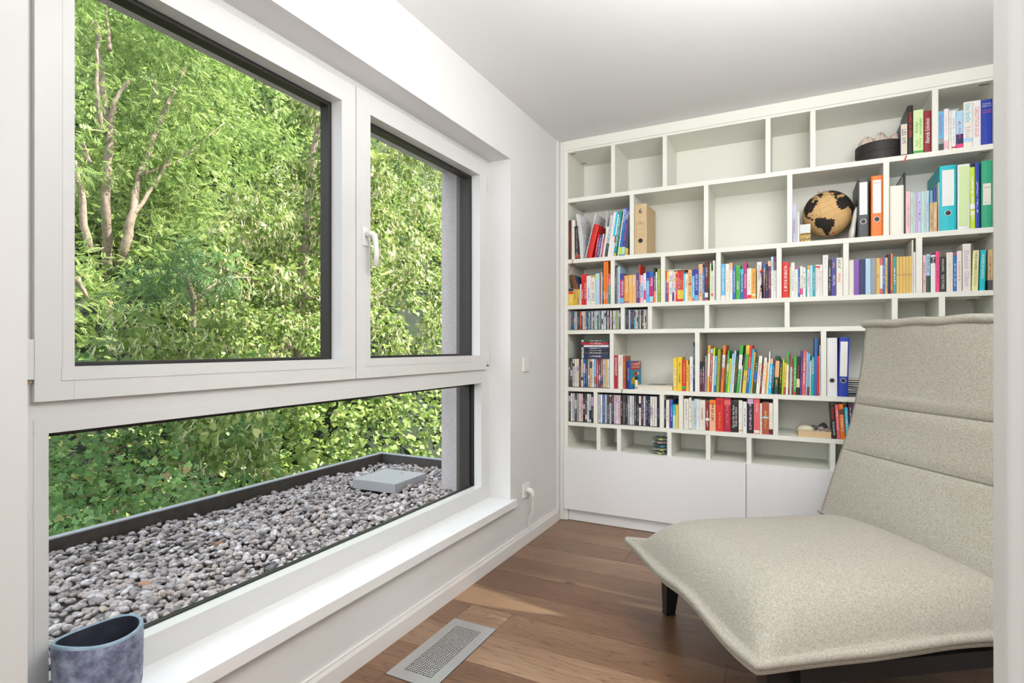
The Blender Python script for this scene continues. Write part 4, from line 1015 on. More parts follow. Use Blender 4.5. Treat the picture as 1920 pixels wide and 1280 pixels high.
# loose paper sheets leaning left, pamphlet leaning right, in the far left compartment
def leaning_sheets(name, label, x0, x1, xt, yt, th, col, dep, zf, wob=0, cat='papers', lines=True, n=5):
    A = onY(x0, 480, SPY); T_ = onY(xt, yt, SPY); h = T_.z - zf; ang = math.atan2(T_.x - A.x, h)
    root = empty(name, (A.x, SPY, zf + 0.001)); root.rotation_euler = (0, ang, 0); tag(root, label, cat)
    for k in range(n):
        t0 = k * th / n; mb = MB(); Lh = h / math.cos(ang) * (1 - .02 * (k % 3))
        for i in range(7):
            z = i / 6 * Lh; b = wob * math.sin(i / 6 * PI) * (1 + .25 * k)
            for j in range(3): mb.v.append((t0 + b, j * dep / 2 + 0.004 * (k % 2), z + 0.03 * 0)); mb.v.append((t0 + b + th / n * .8, j * dep / 2 + 0.004 * (k % 2), z))
        mb = MB() if False else mb
        def ix(i, j, s_): return i * 6 + j * 2 + s_
        for i in range(6):
            for j in range(2):
                for s_ in (0, 1): mb.f.append((ix(i, j, s_), ix(i + 1, j, s_), ix(i + 1, j + 1, s_), ix(i, j + 1, s_)))
            mb.f.append((ix(i, 0, 0), ix(i, 0, 1), ix(i + 1, 0, 1), ix(i + 1, 0, 0))); mb.f.append((ix(i, 2, 0), ix(i + 1, 2, 0), ix(i + 1, 2, 1), ix(i, 2, 1)))
        for j in range(2): mb.f.append((ix(6, j, 0), ix(6, j, 1), ix(6, j + 1, 1), ix(6, j + 1, 0)))
        mb.mi = [0] * len(mb.f); mb.obj('sheet', col, root, smooth=False)
    if lines:
        lm = MB(); rr = random.Random(3); bx = wob
        for i in range(15):
            z = h * (0.80 - i * 0.035); b = wob * math.sin(z / h * PI) * (1 + .25 * (n - 1)) + th + 0.0006
            if i in (1, 8): continue
            lm.box(b, b + .0003, dep * .12, dep * (.75 if i % 4 else .55), z, z + .0016)
        lm.box(th + wob * .6, th + wob * .6 + .0004, dep * .6, dep * .68, h * .87, h * .90)
        lm.obj('printed_lines', M['dark'] if False else mat('grey_print', (.25, .26, .30), .8), root)
    return root
leaning_sheets('paper_stack', 'leaning stack of white printed letters in second row left compartment', 1088, 1096, 1080, 401, 0.020, M['white'], 0.21, 1.718, 0.004)
leaning_sheets('pamphlet', 'white pamphlet leaning right behind the red folder', 1096.6, 1098, 1116.6, 399.5, 0.003, M['white'], 0.21, 1.718, 0.0, 'pamphlet', n=2)
leaning_sheets('paper_wallet', 'clear paper wallet sticking up among the leaning guidebooks', 1134, 1136, 1137.2, 394.5, 0.002, M['white'], 0.2, 1.718, 0.0, 'folder', False, 2)

# two old brown leather books and a blue one leaning on the little yellow dictionaries
for k, (xa, c, nm, lab) in enumerate(((1075.2, 'brown', 'hardback', 'worn brown leather book leaning left on the yellow dictionaries'), (1079.6, 'brown', 'hardback', 'second worn brown leather book leaning left above the yellow dictionaries'), (1083.6, 'blue', 'hardback', 'small blue book leaning behind the brown leather books'))):
    A = onY(xa, 541, SPY); h = 0.104 - .006 * k; w = [.016, .017, .008][k]
    o = link(nm, cover_mesh('leather_cover', w, 0.085, h, 0.002, True), mat('worn_%s_leather' % ['brown', 'tan_brown', 'blue'][k], [(.17, .065, .022), (.20, .08, .028), (.01, .06, .18)][k], .55, noise=.5, nscale=60)); o.location = (A.x + .012, SPY + .012 * (k == 2), 1.4155 + .1005 + .0045); o.rotation_euler = (0, R(-19), 0)
    tag(o, lab, 'book', 'leaning old books'); MB().box(-w / 2 + .002, w / 2 - .002, .004, .082, .002, h - .002).obj('pages', M['page'], o)

def ribbon(name, label, pts, wd, m, cat='ribbon'):
    g = MB(); pts = [Vector(p) for p in pts]
    for p in pts: g.v += [(p.x - wd / 2, p.y, p.z), (p.x + wd / 2, p.y, p.z), (p.x + wd / 2, p.y + .0006, p.z), (p.x - wd / 2, p.y + .0006, p.z)]
    n = len(pts)
    for i in range(n - 1):
        for a in range(4): b_ = (a + 1) % 4; g.f.append((i * 4 + a, i * 4 + b_, i * 4 + 4 + b_, i * 4 + 4 + a))
    g.f += [(3, 2, 1, 0), tuple(4 * (n - 1) + k for k in range(4))]; g.mi = [0] * len(g.f)
    return tag(g.obj(name, m, None, smooth=False), label, cat)
rm = mat('red_ribbon', (.75, .01, .01), .5); dm = mat('dark_red_ribbon', (.26, .01, .015), .5)
def PXs(l, y0): return [onY(a, b, y0) for a, b in l]
ribbon('ribbon', 'bright red bookmark ribbon hanging over the top shelf edge', PXs([(1699.5, 291.3), (1698.6, 294), (1697, 298), (1695.4, 303)], SF - .0016), .0065, rm)
ribbon('ribbon', 'dark red bookmark ribbon hanging over the second shelf at left', PXs([(1074.4, 486.2), (1073.8, 490), (1071.5, 497), (1068, 505), (1067, 509)], SF - .0016), .0045, dm)
ribbon('ribbon', 'black elastic band hanging over the fifth shelf edge', PXs([(1167.6, 729.3), (1166.4, 731), (1165.7, 734), (1165.3, 737)], SF - .0016), .0045, M['dark'], 'elastic band')
g = MB(); g.tube(PXs([(1285.8, 675.5), (1286, 671), (1285, 667), (1287.4, 664), (1288.4, 661.5)], SPY + .01), .0007, 6); tag(g.obj('bookmark', rm, None), 'curly red cord sticking out above the red paperback', 'bookmark')

# purple beaded bookmark
bm_ = empty('bookmark', onY(1430, 500, SPY - .004)); o0 = bm_.location.copy(); tag(bm_, 'purple cord bookmark with red and black beads hanging over white hardback', 'bookmark')
pm_ = mat('purple_cord', (.24, .04, .50), .6); om_ = mat('orange_cord', (.80, .30, .10), .6)
for pts, m_ in (([(1434.2, 488), (1432, 492), (1428.5, 496), (1428, 508), (1426, 516), (1430, 524), (1427.4, 534), (1425.5, 544), (1423.6, 558), (1423.8, 563)], pm_), ([(1434, 488), (1436.5, 493), (1431, 498), (1429.5, 512), (1431.5, 522), (1433.5, 536), (1434, 556), (1434.3, 568)], pm_), ([(1431, 500), (1432.5, 515), (1431.6, 530), (1433, 545), (1432.3, 563)], om_)):
    g = MB(); q = [p - o0 for p in PXs(pts, SPY - .007)]; g.tube(q, .0011, 6); g.obj('cord', m_, bm_, smooth=True)
for (x, y), r_, c in (((1428, 508.5), .0085, (.75, .03, .02)), ((1428.3, 537), .0075, (.01, .01, .01))):
    p = onY(x, y, SPY - .012) - o0; g = MB(); g.lathe([(r_ * math.sin(a), -r_ * math.cos(a)) for a in [PI * k / 10 for k in range(1, 10)]], 16, p); g.obj('bead', mat('glossy_bead', c, .2), bm_, smooth=True)
g = MB(); p = onY(1427, 544, SPY - .010) - o0; g.tube([p + Vector((0, 0, -.006)), p + Vector((0, 0, .012))], .0032, 12); g.obj('bead', mat('gold_bead', (.62, .42, .12), .4, metal=.5), bm_, smooth=True)

# flat booklets lying over the guidebooks in row three
a = onY(1248.2, 507, SPY); b = onY(1277, 507, SPY)
z3 = 1.4155 + onY(1258, 507.2, SPY).z - 1.4155 + .001
for k, (x0, x1, th, cv, lab) in enumerate(((1248, 1277, .0035, (.80, .78, .70), 'thin ivory booklet lying flat on top of the guidebooks'), (1250, 1270, .003, (.66, .56, .42), 'thin beige booklet lying on top of the ivory one'))):
    A = onY(x0, 507, SPY); B = onY(x1, 507, SPY); o = MB().box(0, B.x - A.x, 0, .12, 0, th).obj('booklet', mat('booklet_paper_%d' % k, cv, .7), None, bevel=.0006); o.location = (A.x, SPY + .004 + k * .01, z3 + k * .0038); tag(o, lab, 'booklet')
a = onY(1280, 507, SPY); b = onY(1300.5, 507, SPY); o = MB().box(0, b.x - a.x, 0, .10, 0, .003).obj('booklet', mat('booklet_paper_tan', (.60, .36, .22), .7), None); o.location = (a.x, SPY + .012, onY(1290, 505.4, SPY).z + .001); tag(o, 'thin brown booklet lying above the light orange paperback', 'booklet')

# spiral notebook and blue folders right of globe
A = onY(1758.6, 400, SPY); h = onY(1760, 342, SPY).z - 1.718
sn = MB().box(0, .004, .006, .2, 0, h).obj('spiral_notebook', M['white'], None); sn.location = (A.x + .003, SPY, 1.7185); tag(sn, 'wire-bound notebook standing against the turquoise binder', 'notebook')
g = MB()
for i in range(30):
    z = .006 + i * (h - .012) / 29; g.tube([(.002 + .0042 * math.cos(t_), .004 + .0042 * math.sin(t_), z) for t_ in [2 * PI * k / 8 for k in range(9)]], .0006, 4, caps=False)
g.obj('wire_binding', M['palegrey'] if 'palegrey' in M else M['steel'], sn)
for k, (x, y, c, lab) in enumerate(((1744, 357, (.20, .42, .62), 'pale blue document sleeve behind the tan notebooks'), (1750.5, 351, (.01, .07, .30), 'dark blue document sleeve behind the tan notebooks'))):
    A = onY(x, 400, SPY + .04); B = onY(x + 6, 400, SPY + .04); o = MB().box(0, (B.x - A.x) * .9, 0, .2, 0, onY(x, y, SPY + .04).z - 1.718).obj('document_sleeve', mat('blue_sleeve_%d' % k, c, .3), None, bevel=.0008); o.location = (A.x, SPY + .046 + .0 * k, 1.7185); tag(o, lab, 'folder')

# book with its comic cover turned to the room
A = onY(1173.6, 700, SPY); z0 = .8775; hb = onY(1176, 677, SPY).z - z0
cb = link('comic_album', cover_mesh('comic_cover', .020, .135, hb, .0012, True), M['cover']); props(cb, 'royal', 'white', 'sky', (.0, .98, 0) if False else (.0, .0, 0), (0, 0, 0)); cb.location = (A.x + .014, SPY + .004, z0 + .0005); cb.rotation_euler = (0, 0, R(-17)); tag(cb, 'bright blue comic novel whose lively cover faces the room, fifth row', 'book')
MB().box(-.0085, .0085, .006, .132, .001, hb - .001).obj('pages', M['page'], cb)
spine_text(cb, 'LA CABANE À 130 ÉTAGES', 'white', .020, hb, .3, .75, True, .5, -.0006)
def facept(y, z, off=.0004): return (.010 + off, y, z)
def facepoly(pts, m, name, off=.0004):
    g = MB(); n = len(pts); g.add([facept(y, z, off) for y, z in pts] + [facept(y, z, off - .0004) for y, z in pts], [tuple(range(n))] + [((k + 1) % n, k, n + k, n + (k + 1) % n) for k in range(n)]); return g.obj(name, m, cb)
facepoly([(.004, .004), (.132, .004), (.132, hb - .004), (.004, hb - .004)], mat('cover_sky_blue', (.03, .30, .50), .35), 'cover_art')
facepoly([(.012, .118), (.125, .122), (.128, .168), (.095, .166), (.09, .172), (.045, .172), (.04, .165), (.012, .162)], mat('cover_red', (.66, .03, .03), .35), 'title_panel', .0008)
for k, (y, z, r_, c) in enumerate(((.115, .17, .014, (.62, .62, .03)), (.03, .10, .013, (.05, .35, .08)), (.10, .095, .012, (.70, .66, .62)), (.05, .05, .030, (.75, .50, .03)), (.075, .095, .018, (.52, .05, .03)), (.10, .025, .02, (.70, .45, .05)))):
    facepoly([(y + r_ * math.cos(a) * (1 + .25 * math.sin(3 * a + k)), max(.005, min(hb - .005, z + r_ * math.sin(a) * (1 + .25 * math.cos(2 * a))))) for a in [2 * PI * i / 14 for i in range(14)]], mat('cover_blob_%s' % 'abcdef'[k], c, .4), 'cover_art', .0009)
for s_, z_ in (('LA CABANE', .155), ('À 130 ÉTAGES', .135)):
    me = text_mesh(s_, 1); xs = [v.co.x for v in me.vertices]; L_ = max(xs) - min(xs); k_ = .095 / L_
    for v in me.vertices: v.co = (v.co.x * k_, v.co.y * k_ * 1.2, v.co.z)
    t_ = link('lettering', me, M['ink'], cb); t_['ink'] = list(CL['ivory']); t_.matrix_local = Matrix.Translation((.0113, .069, z_)) @ Matrix.Rotation(R(90), 4, 'Z') @ Matrix.Rotation(R(90), 4, 'X')
# glue stick
A = onY(1193, 715, SPY - .004); g = empty('glue_stick', (A.x, SPY - .003, .8779)); tag(g, 'small white and black glue stick standing before the comic novel', 'glue stick')
b = MB(); b.lathe([(.0075, 0), (.0085, .002), (.0085, .058), (.006, .060)], 20); b.obj('tube', M['plastic'], g, smooth=True)
b = MB(); b.lathe([(.0088, .060), (.0088, .078), (.0075, .080)], 20); b.obj('cap', M['dark'], g, smooth=True)
b = MB(); b.lathe([(.0088, .010), (.0088, .014)], 20); b.obj('printed_band', M['dark'], g, smooth=True)
# flat art book
A = onY(1194.5, 725, SPY + .002); B = onY(1261.4, 725, SPY + .002); wd = B.x - A.x
ab = MB().box(0, wd, 0, .235, 0, .003).box(0, wd, 0, .235, .0235, .0265).obj('art_book', mat('ivory_book_board', (.80, .77, .70), .5), None, bevel=.0005); ab.location = (A.x, SPY + .002, .8779); tag(ab, 'large pale book lying flat in the fifth row', 'book')
MB().box(.003, wd - .003, .003, .230, .0031, .0234).obj('pages', M['page'], ab)
MB().box(.05, .16, .05, .18, .0265, .0270).obj('cover_picture', mat('grey_cover_print', (.20, .21, .23), .4, noise=.3, nscale=40), ab)

# ------------------------------------------------------------------ globe
GR = .1265; gcz = Vector((1.560, 3.556, 1.888)); gb_ = empty('globe', (gcz.x, gcz.y, 1.718)); tag(gb_, 'cork globe with black continents and red pins on clear stand', 'globe')
LAND = dict(
 africa=[(-17, 21), (-16, 28), (-9, 33), (-5, 36), (10, 37), (11, 33), (20, 31), (32, 31), (35, 28), (43, 12), (51, 11), (40, -3), (40, -15), (35, -24), (28, -33), (18, -34), (12, -17), (13, -6), (9, 1), (9, 4), (4, 6), (-4, 5), (-8, 4), (-13, 8), (-17, 14)],
 samerica=[(-80, 2), (-77, 8), (-72, 12), (-62, 10), (-51, 5), (-50, 0), (-44, -2), (-35, -6), (-35, -9), (-39, -14), (-40, -22), (-48, -26), (-54, -34), (-58, -35), (-57, -38), (-62, -40), (-65, -45), (-67, -50), (-69, -55), (-74, -52), (-75, -45), (-73, -38), (-71, -30), (-70, -18), (-76, -14), (-81, -6)],
 namerica=[(-168, 66), (-156, 71), (-128, 70), (-110, 68), (-95, 72), (-82, 68), (-94, 60), (-92, 57), (-82, 55), (-80, 51), (-78, 56), (-77, 62), (-70, 61), (-64, 59), (-56, 52), (-66, 50), (-65, 45), (-70, 43), (-75, 38), (-76, 35), (-81, 31), (-80, 25), (-82, 28), (-84, 30), (-90, 29), (-97, 27), (-97, 21), (-94, 18), (-88, 21), (-88, 16), (-83, 14), (-82, 9), (-78, 8), (-84, 9), (-92, 14), (-105, 20), (-112, 29), (-117, 33), (-124, 40), (-124, 48), (-135, 58), (-150, 60), (-165, 55)],
 greenland=[(-73, 78), (-60, 82), (-30, 83), (-18, 79), (-22, 70), (-40, 65), (-44, 60), (-52, 65), (-55, 70)],
 eurasia=[(-9, 43), (-9, 37), (-5, 36), (0, 39), (4, 43), (9, 44), (13, 40), (16, 38), (18, 40), (13, 45), (20, 40), (23, 37), (26, 41), (36, 37), (35, 31), (43, 13), (59, 22), (57, 26), (67, 25), (73, 20), (77, 8), (80, 15), (90, 22), (98, 8), (104, 2), (105, 10), (120, 30), (122, 40), (130, 42), (140, 55), (160, 60), (178, 66), (140, 73), (100, 77), (70, 72), (45, 67), (40, 65), (30, 70), (20, 70), (10, 64), (5, 60), (8, 57), (12, 60), (18, 62), (22, 60), (12, 54), (8, 54), (3, 51), (-2, 48), (-1, 44)],
 britain=[(-5, 50), (1, 51), (0, 53), (-2, 57), (-6, 58), (-5, 54)], iceland=[(-24, 65), (-20, 66), (-14, 65), (-19, 63)], cuba=[(-84, 22), (-75, 20), (-76, 21), (-80, 23)], hisp=[(-74, 19), (-69, 18), (-70, 20)],
 arctic=[(-95, 74), (-80, 74), (-70, 68), (-62, 66), (-68, 63), (-75, 65), (-72, 70), (-80, 72)], ellesmere=[(-90, 77), (-75, 78), (-62, 82), (-85, 82)])
def inside(poly, x, y):
    c = False; n = len(poly); j = n - 1
    for i in range(n):
        xi, yi = poly[i]; xj, yj = poly[j]
        if (yi > y) != (yj > y) and x < (xj - xi) * (y - yi) / (yj - yi) + xi: c = not c
        j = i
    return c
def ll(lon, lat, r_): a, b = R(lon), R(lat); return Vector((math.cos(b) * math.cos(a), math.cos(b) * math.sin(a), math.sin(b))) * r_
NL, NA = 240, 120
lv = []; lf = []; idx = {}
def lid(i, j, r_):
    key = (i % NL, j, r_)
    if key not in idx: idx[key] = len(lv); lv.append(ll(-180 + key[0] * 360 / NL, -90 + j * 180 / NA, r_))
    return idx[key]
cells = set()
jr = random.Random(2)
for i in range(NL):
    for j in range(4, NA - 3):
        lon, lat = -180 + (i + .5) * 360 / NL, -90 + (j + .5) * 180 / NA
        lon2, lat2 = lon + 1.6 * math.sin(lat * .9) , lat + 1.2 * math.sin(lon * 1.1)
        if any(inside(p, lon2, lat2) for p in LAND.values()): cells.add((i, j))
for i, j in cells: lf.append((lid(i, j, GR * 1.004), lid(i + 1, j, GR * 1.004), lid(i + 1, j + 1, GR * 1.004), lid(i, j + 1, GR * 1.004)))
me = bpy.data.meshes.new('landmass'); me.from_pydata(lv, [], lf)
# tilt so the Atlantic faces the room and north leans up to the left
viewd = (EYE - gcz).normalized()
e1 = ll(-45, 12, 1); north = Vector((0, 0, 1)); nup = (north - e1 * north.dot(e1)).normalized(); e3 = e1.cross(nup)
upim = Vector((0, 0, 1)); upv = (upim - viewd * upim.dot(viewd)).normalized(); rgt = upv.cross(viewd)
nd = (upv * math.cos(R(19)) - rgt * math.sin(R(19)))
B0 = Matrix((e1, nup, e3)).transposed(); B1 = Matrix((viewd, nd, viewd.cross(nd))).transposed(); RG = (B1 @ B0.transposed()).to_4x4()
off = Matrix.Translation((0, 0, gcz.z - 1.718))
cork = mat('cork', (.74, .48, .21), .85, noise=.22, nscale=260, bump=.3, bscale=400)
g = MB(); g.lathe([(GR * math.sin(a), -GR * math.cos(a)) for a in [PI * k / 48 for k in range(1, 48)]], 96); s_ = g.obj('sphere', cork, gb_, smooth=True); s_.matrix_local = off @ RG
l_ = link('landmass', me, mat('black_print_on_cork', (.022, .018, .015), .8, noise=.3, nscale=300), gb_); l_.matrix_local = off @ RG
g = MB(); lm_ = mat('brown_grid_print', (.20, .10, .04), .8)
for lon in range(-180, 180, 30): g.tube([ll(lon, la, GR * 1.0015) for la in range(-84, 85, 6)], .0004, 4, caps=False)
for la in (-45, -30, -15, 0, 15, 30, 45, 60): g.tube([ll(lo, la, GR * 1.0015) for lo in range(-180, 181, 6)], .0004, 4, caps=False)
q = g.obj('map_grid', lm_, gb_); q.matrix_local = off @ RG
axis = (RG.to_3x3() @ Vector((0, 0, 1)))
cz = Vector((0, 0, gcz.z - 1.718))
g = MB(); g.tube([cz + axis * GR * .98, cz + axis * GR * 1.14], .0035, 12); g.obj('axis_pin', M['steel'], gb_, smooth=True)
st = MB(); bot = cz - axis * GR * 1.0; st.tube([bot, Vector((bot.x + .004, bot.y, .006))], .0035, 12); st.obj('stand_rod', M['steel'], gb_, smooth=True)
st = MB(); st.lathe([(.0, .0), (.062, .0), (.062, .004), (.058, .006), (.0, .007)], 40, (bot.x, bot.y * .3, .0005)); st.obj('stand_base', mat('cream_stand', (.78, .74, .64), .4), gb_, smooth=False)
for lon, lat in ((-50, -41), (9, 50)):
    p = RG.to_3x3() @ ll(lon, lat, 1); g = MB(); g.tube([cz + p * GR, cz + p * (GR + .006), cz + p * (GR + .0062), cz + p * (GR + .011), cz + p * (GR + .0112), cz + p * (GR + .013)], [.0012, .0012, .0028, .0026, .0042, .0042], 12); g.obj('push_pin', mat('red_plastic', (.85, .03, .01), .3), gb_, smooth=True)

# little gold box with a card on it
A = onY(1499.4, 445, SPY); B = onY(1520, 445, SPY); wg = B.x - A.x
gm = mat('gold_leaf_box', (.42, .28, .08), .45, metal=.3, noise=.7, nscale=90)
gx = empty('trinket_box', ((A.x + B.x) / 2, SPY + .03, 1.7183)); tag(gx, 'small dark gold patterned box left of the globe', 'box')
MB().box(-wg / 2, wg / 2, -.027, .027, 0, .030).obj('box_body', gm, gx, bevel=.0015)
b = MB(); b.prism([(-wg / 2, -.028), (wg / 2, -.028), (wg / 2, .028), (-wg / 2, .028)], .0305, .036)
b.add([(-wg / 2, -.028, .036), (wg / 2, -.028, .036), (wg / 2, .028, .036), (-wg / 2, .028, .036), (-wg * .3, -.015, .050), (wg * .3, -.015, .050), (wg * .3, .015, .050), (-wg * .3, .015, .050)], [(0, 1, 5, 4), (1, 2, 6, 5), (2, 3, 7, 6), (3, 0, 4, 7), (4, 5, 6, 7)]); b.obj('box_lid', gm, gx)
z_ = MB(); rr = random.Random(9)
for i in range(9):
    x = -wg / 2 + .004 + i * (wg - .008) / 8; z_.box(x - .002, x + .002, -.0278, -.027, .006 + (i % 3) * .004, .014 + (i % 3) * .004)
z_.obj('black_ornament', M['dark'], gx)
cdx = MB().box(-wg * .5, wg * .5, -.003, .003, 0, .052).obj('small_notepad', mat('pale_card', (.76, .78, .78), .6, noise=.08, nscale=60), None, bevel=.0008); cdx.location = (gx.location.x, SPY + .034, 1.7183 + .0505); cdx.rotation_euler = (R(-7), 0, 0); tag(cdx, 'small pale card standing on the gold box beside the globe', 'card')

# clear pouch with coloured glitter
pr_ = [(.0, .000, .016), (.004, .035, .017), (.010, .075, .012), (.016, .115, .012), (.020, .150, .009), (.023, .168, .004)]
A = onY(1597.5, 447, SPY - .002); g = MB(); seg = 14
for cx, z, rr_ in pr_:
    for k in range(seg): a = 2 * PI * k / seg; g.v.append((cx + rr_ * math.cos(a), .03 * math.sin(a) * (rr_ / .016 + .3), z))
for i in range(len(pr_) - 1):
    for k in range(seg): g.f.append((i * seg + k, i * seg + (k + 1) % seg, (i + 1) * seg + (k + 1) % seg, (i + 1) * seg + k))
g.f += [tuple(range(seg - 1, -1, -1)), tuple(range((len(pr_) - 1) * seg, len(pr_) * seg))]; g.mi = [0] * len(g.f)
pc = mat('milky_clear_vinyl', (.72, .72, .66), .15); po = g.obj('glitter_pouch', pc, None, smooth=True, loc=(A.x, SPY + .045, 1.719)); tag(po, 'clear crinkled pouch of coloured sequins leaning on the dark binder', 'pouch')
rr = random.Random(5)
for k in range(6):
    sq = MB(); c = [(.75, .10, .12), (.10, .55, .60), (.85, .45, .55), (.80, .60, .20), (.70, .08, .10), (.55, .65, .20)][k]
    for i in range(5):
        t_ = rr.uniform(.05, .92); z = t_ * .165; cx = t_ * .022; w_ = .013 * (1 - t_ * .6); x = cx + rr.uniform(-.6, .6) * w_; sq.box(x - .0018, x + .0018, -.030 * (w_ / .016 + .3) - .001 + .010 * (abs(x - cx) / w_) ** 2, -.026 * (w_ / .016 + .3) + .012, z - .0018, z + .0018)
    sq.obj('sequins', mat('sequin_%s' % 'abcdef'[k], c, .3), po)

# hat box and coral shells
A = onY(1614.2, 290, SF + .13); B = onY(1689.5, 290, SF + .10); cx = (A.x + B.x) / 2; rx = (B.x - A.x) / 2 
hb_ = empty('hat_box', (cx, SF + .130, 2.1183)); tag(hb_, 'round black lidded box on the top shelf with shells on it', 'box')
bm2 = mat('black_card_box', (.028, .024, .022), .55)
b = MB(); b.lathe([(.112, 0), (.112, .060), (.110, .0605)], 64); b.obj('box_body', bm2, hb_, smooth=False)
b = MB(); b.lathe([(.1155, .050), (.1155, .097), (.114, .0995), (.0, .0995)], 64); b.obj('box_lid', bm2, hb_, smooth=False)
sm_ = mat('cream_shell', (.72, .60, .50), .6, noise=.18, nscale=70, bump=.4, bscale=120)
for k, (dx, dy, s_, lab) in enumerate(((-.060, -.02, .042, 'cream ribbed shell at the left on the black round box'), (-.0, -.03, .050, 'big cream ruffled shell in the middle on the black round box'), (.062, -.02, .040, 'pinkish fluted shell at the right on the black round box'))):
    g = MB(); n, mm = 28, 12
    for i in range(mm + 1):
        ph = PI / 2 * i / mm
        for j in range(n):
            a = 2 * PI * j / n; rr_ = s_ * .82 * (1 + .22 * math.sin(a * 7 + k) * math.sin(ph * 1.2) + .12 * math.sin(3 * a + 2 * k)); g.v.append((rr_ * math.sin(ph) * math.cos(a), rr_ * math.sin(ph) * math.sin(a) * .8, s_ * 1.15 * math.cos(ph) * (1 + .14 * math.sin(5 * a + k)) + .0))
    for i in range(mm):
        for j in range(n): g.f.append((i * n + j, (i + 1) * n + j, (i + 1) * n + (j + 1) % n, i * n + (j + 1) % n))
    g.f.append(tuple(mm * n + j for j in range(n))); g.mi = [0] * len(g.f)
    o = g.obj('shell', sm_, None, smooth=True, loc=(cx + dx, SF + .130 + dy, 2.1183 + .100)); o.rotation_euler = (0, 0, k * 1.1); tag(o, lab, 'shell', 'shells on the black round box')

# tray of pebbles, sixth row
A = onY(1496.8, 815, SPY - .004); B = onY(1558.8, 815, SPY - .004); wt = B.x - A.x; tr_ = empty('wooden_tray', ((A.x + B.x) / 2, SPY + .0, .6504)); tag(tr_, 'shallow pale wooden tray holding beach stones in the sixth row', 'tray')
MB().box(-wt / 2, wt / 2, 0, .18, 0, .005).obj('tray_bottom', M['wood'], tr_)
for q in ((-wt / 2, wt / 2, -.003, .005), (-wt / 2, wt / 2, .175, .183)): MB().box(q[0], q[1], q[2], q[3], 0, .034).obj('tray_rim', M['wood'], tr_, bevel=.0008)
for q in (-wt / 2, wt / 2 - .008): MB().box(q, q + .008, .0052, .1748, .0052, .030).obj('tray_rim', M['wood'], tr_, bevel=.0008)
for k, (x, y, z, ax_, c, lab) in enumerate(((-.045, .07, .018, (.045, .030, .024), (.74, .68, .50), 'large pale cream beach stone in the wooden tray'), (.0, .10, .018, (.028, .022, .022), (.10, .11, .09), 'dark green grey beach stone behind the cream one'), (.045, .13, .020, (.045, .025, .030), (.05, .045, .04), 'biggest black beach stone at the back of the tray'), (.068, .06, .018, (.028, .022, .018), (.28, .19, .16), 'reddish brown beach stone at the tray right side'), (.015, .05, .012, (.020, .016, .011), (.42, .38, .32), 'small grey beach stone beside the cream one'), (.045, .035, .012, (.022, .018, .011), (.50, .46, .40), 'flat light grey beach stone at the tray front'), (.032, .075, .026, (.022, .018, .014), (.36, .30, .27), 'mottled brown beach stone lying on the others'), (-.060, .14, .014, (.026, .022, .014), (.16, .15, .13), 'dark grey beach stone in the tray left rear corner'))):
    v = IV * np.array(ax_) * (1 + .10 * np.sin(IV @ np.array([[2.1], [1.3 + k], [.8]]) + k)); o = link('beach_stone', tomesh('beach_stone', v, IF), mat('beach_stone_%s' % 'abcdefgh'[k], c, .7, noise=.2, nscale=60), None, loc=(tr_.location.x + x, SPY + y, .6504 + .0055 + max(z + .008, ax_[2] * 1.05)), rot=(0, 0, k * .9)); tag(o, lab, 'stone', 'beach stones in the tray')

# cellophane packets, seventh row
for k in range(5):
    g = wavy_box(MB(), .085, .10, .014, 7, .0035, k); o = g.obj('sweet_packet', mat('crinkled_packet_%s' % 'abcde'[k], [(.30, .34, .36), (.46, .44, .40), (.10, .22, .28), (.40, .44, .42), (.20, .24, .24)][k], .15, metal=.15, noise=.4, nscale=50), None, smooth=False)
    A = onY(1238.5, 840, SPY + .05); o.location = (A.x + .004 * (k % 2) - .004, SPY + .055, .4825 + .0215 * k); o.rotation_euler = (0, 0, .15 * (k % 3 - 1))
    tag(o, ['bottom', 'second', 'middle', 'fourth', 'topmost'][k] + ' crinkled cellophane packet of the pile in the seventh row', 'packet', 'cellophane packets')
    MB().box(.006, .028, -.056, -.050, .004, .012).obj('packet_label', mat('packet_label_%s' % 'abcde'[k], [(.55, .66, .05), (.50, .62, .04), (.02, .30, .42), (.60, .22, .12), (.58, .66, .06)][k], .4), o)
# untidy pile of papers right of the blue binder
rr = random.Random(8)
for k in range(9):
    c = [(.75, .76, .78), (.03, .22, .24), (.70, .70, .72), (.8, .8, .8), (.12, .10, .12), (.80, .80, .78), (.10, .38, .36), (.82, .50, .04), (.70, .72, .74)][k]
    A = onY(1602, 730, SPY + .04); g = wavy_box(MB(), .075, .11, .004, 5, .0016, 20 + k); o = g.obj('paper_scrap', mat('note_paper_%s' % 'abcdefghi'[k], c, .6), None); o.location = (A.x, SPY + .06, .8785 + .0115 * k); o.rotation_euler = (0, R(rr.uniform(-3, 8)), rr.uniform(-.15, .15))
    tag(o, 'crumpled note in the pile right of the blue binder, %s from the shelf' % ORD[k + 1], 'paper', 'pile of papers beside the blue binder')

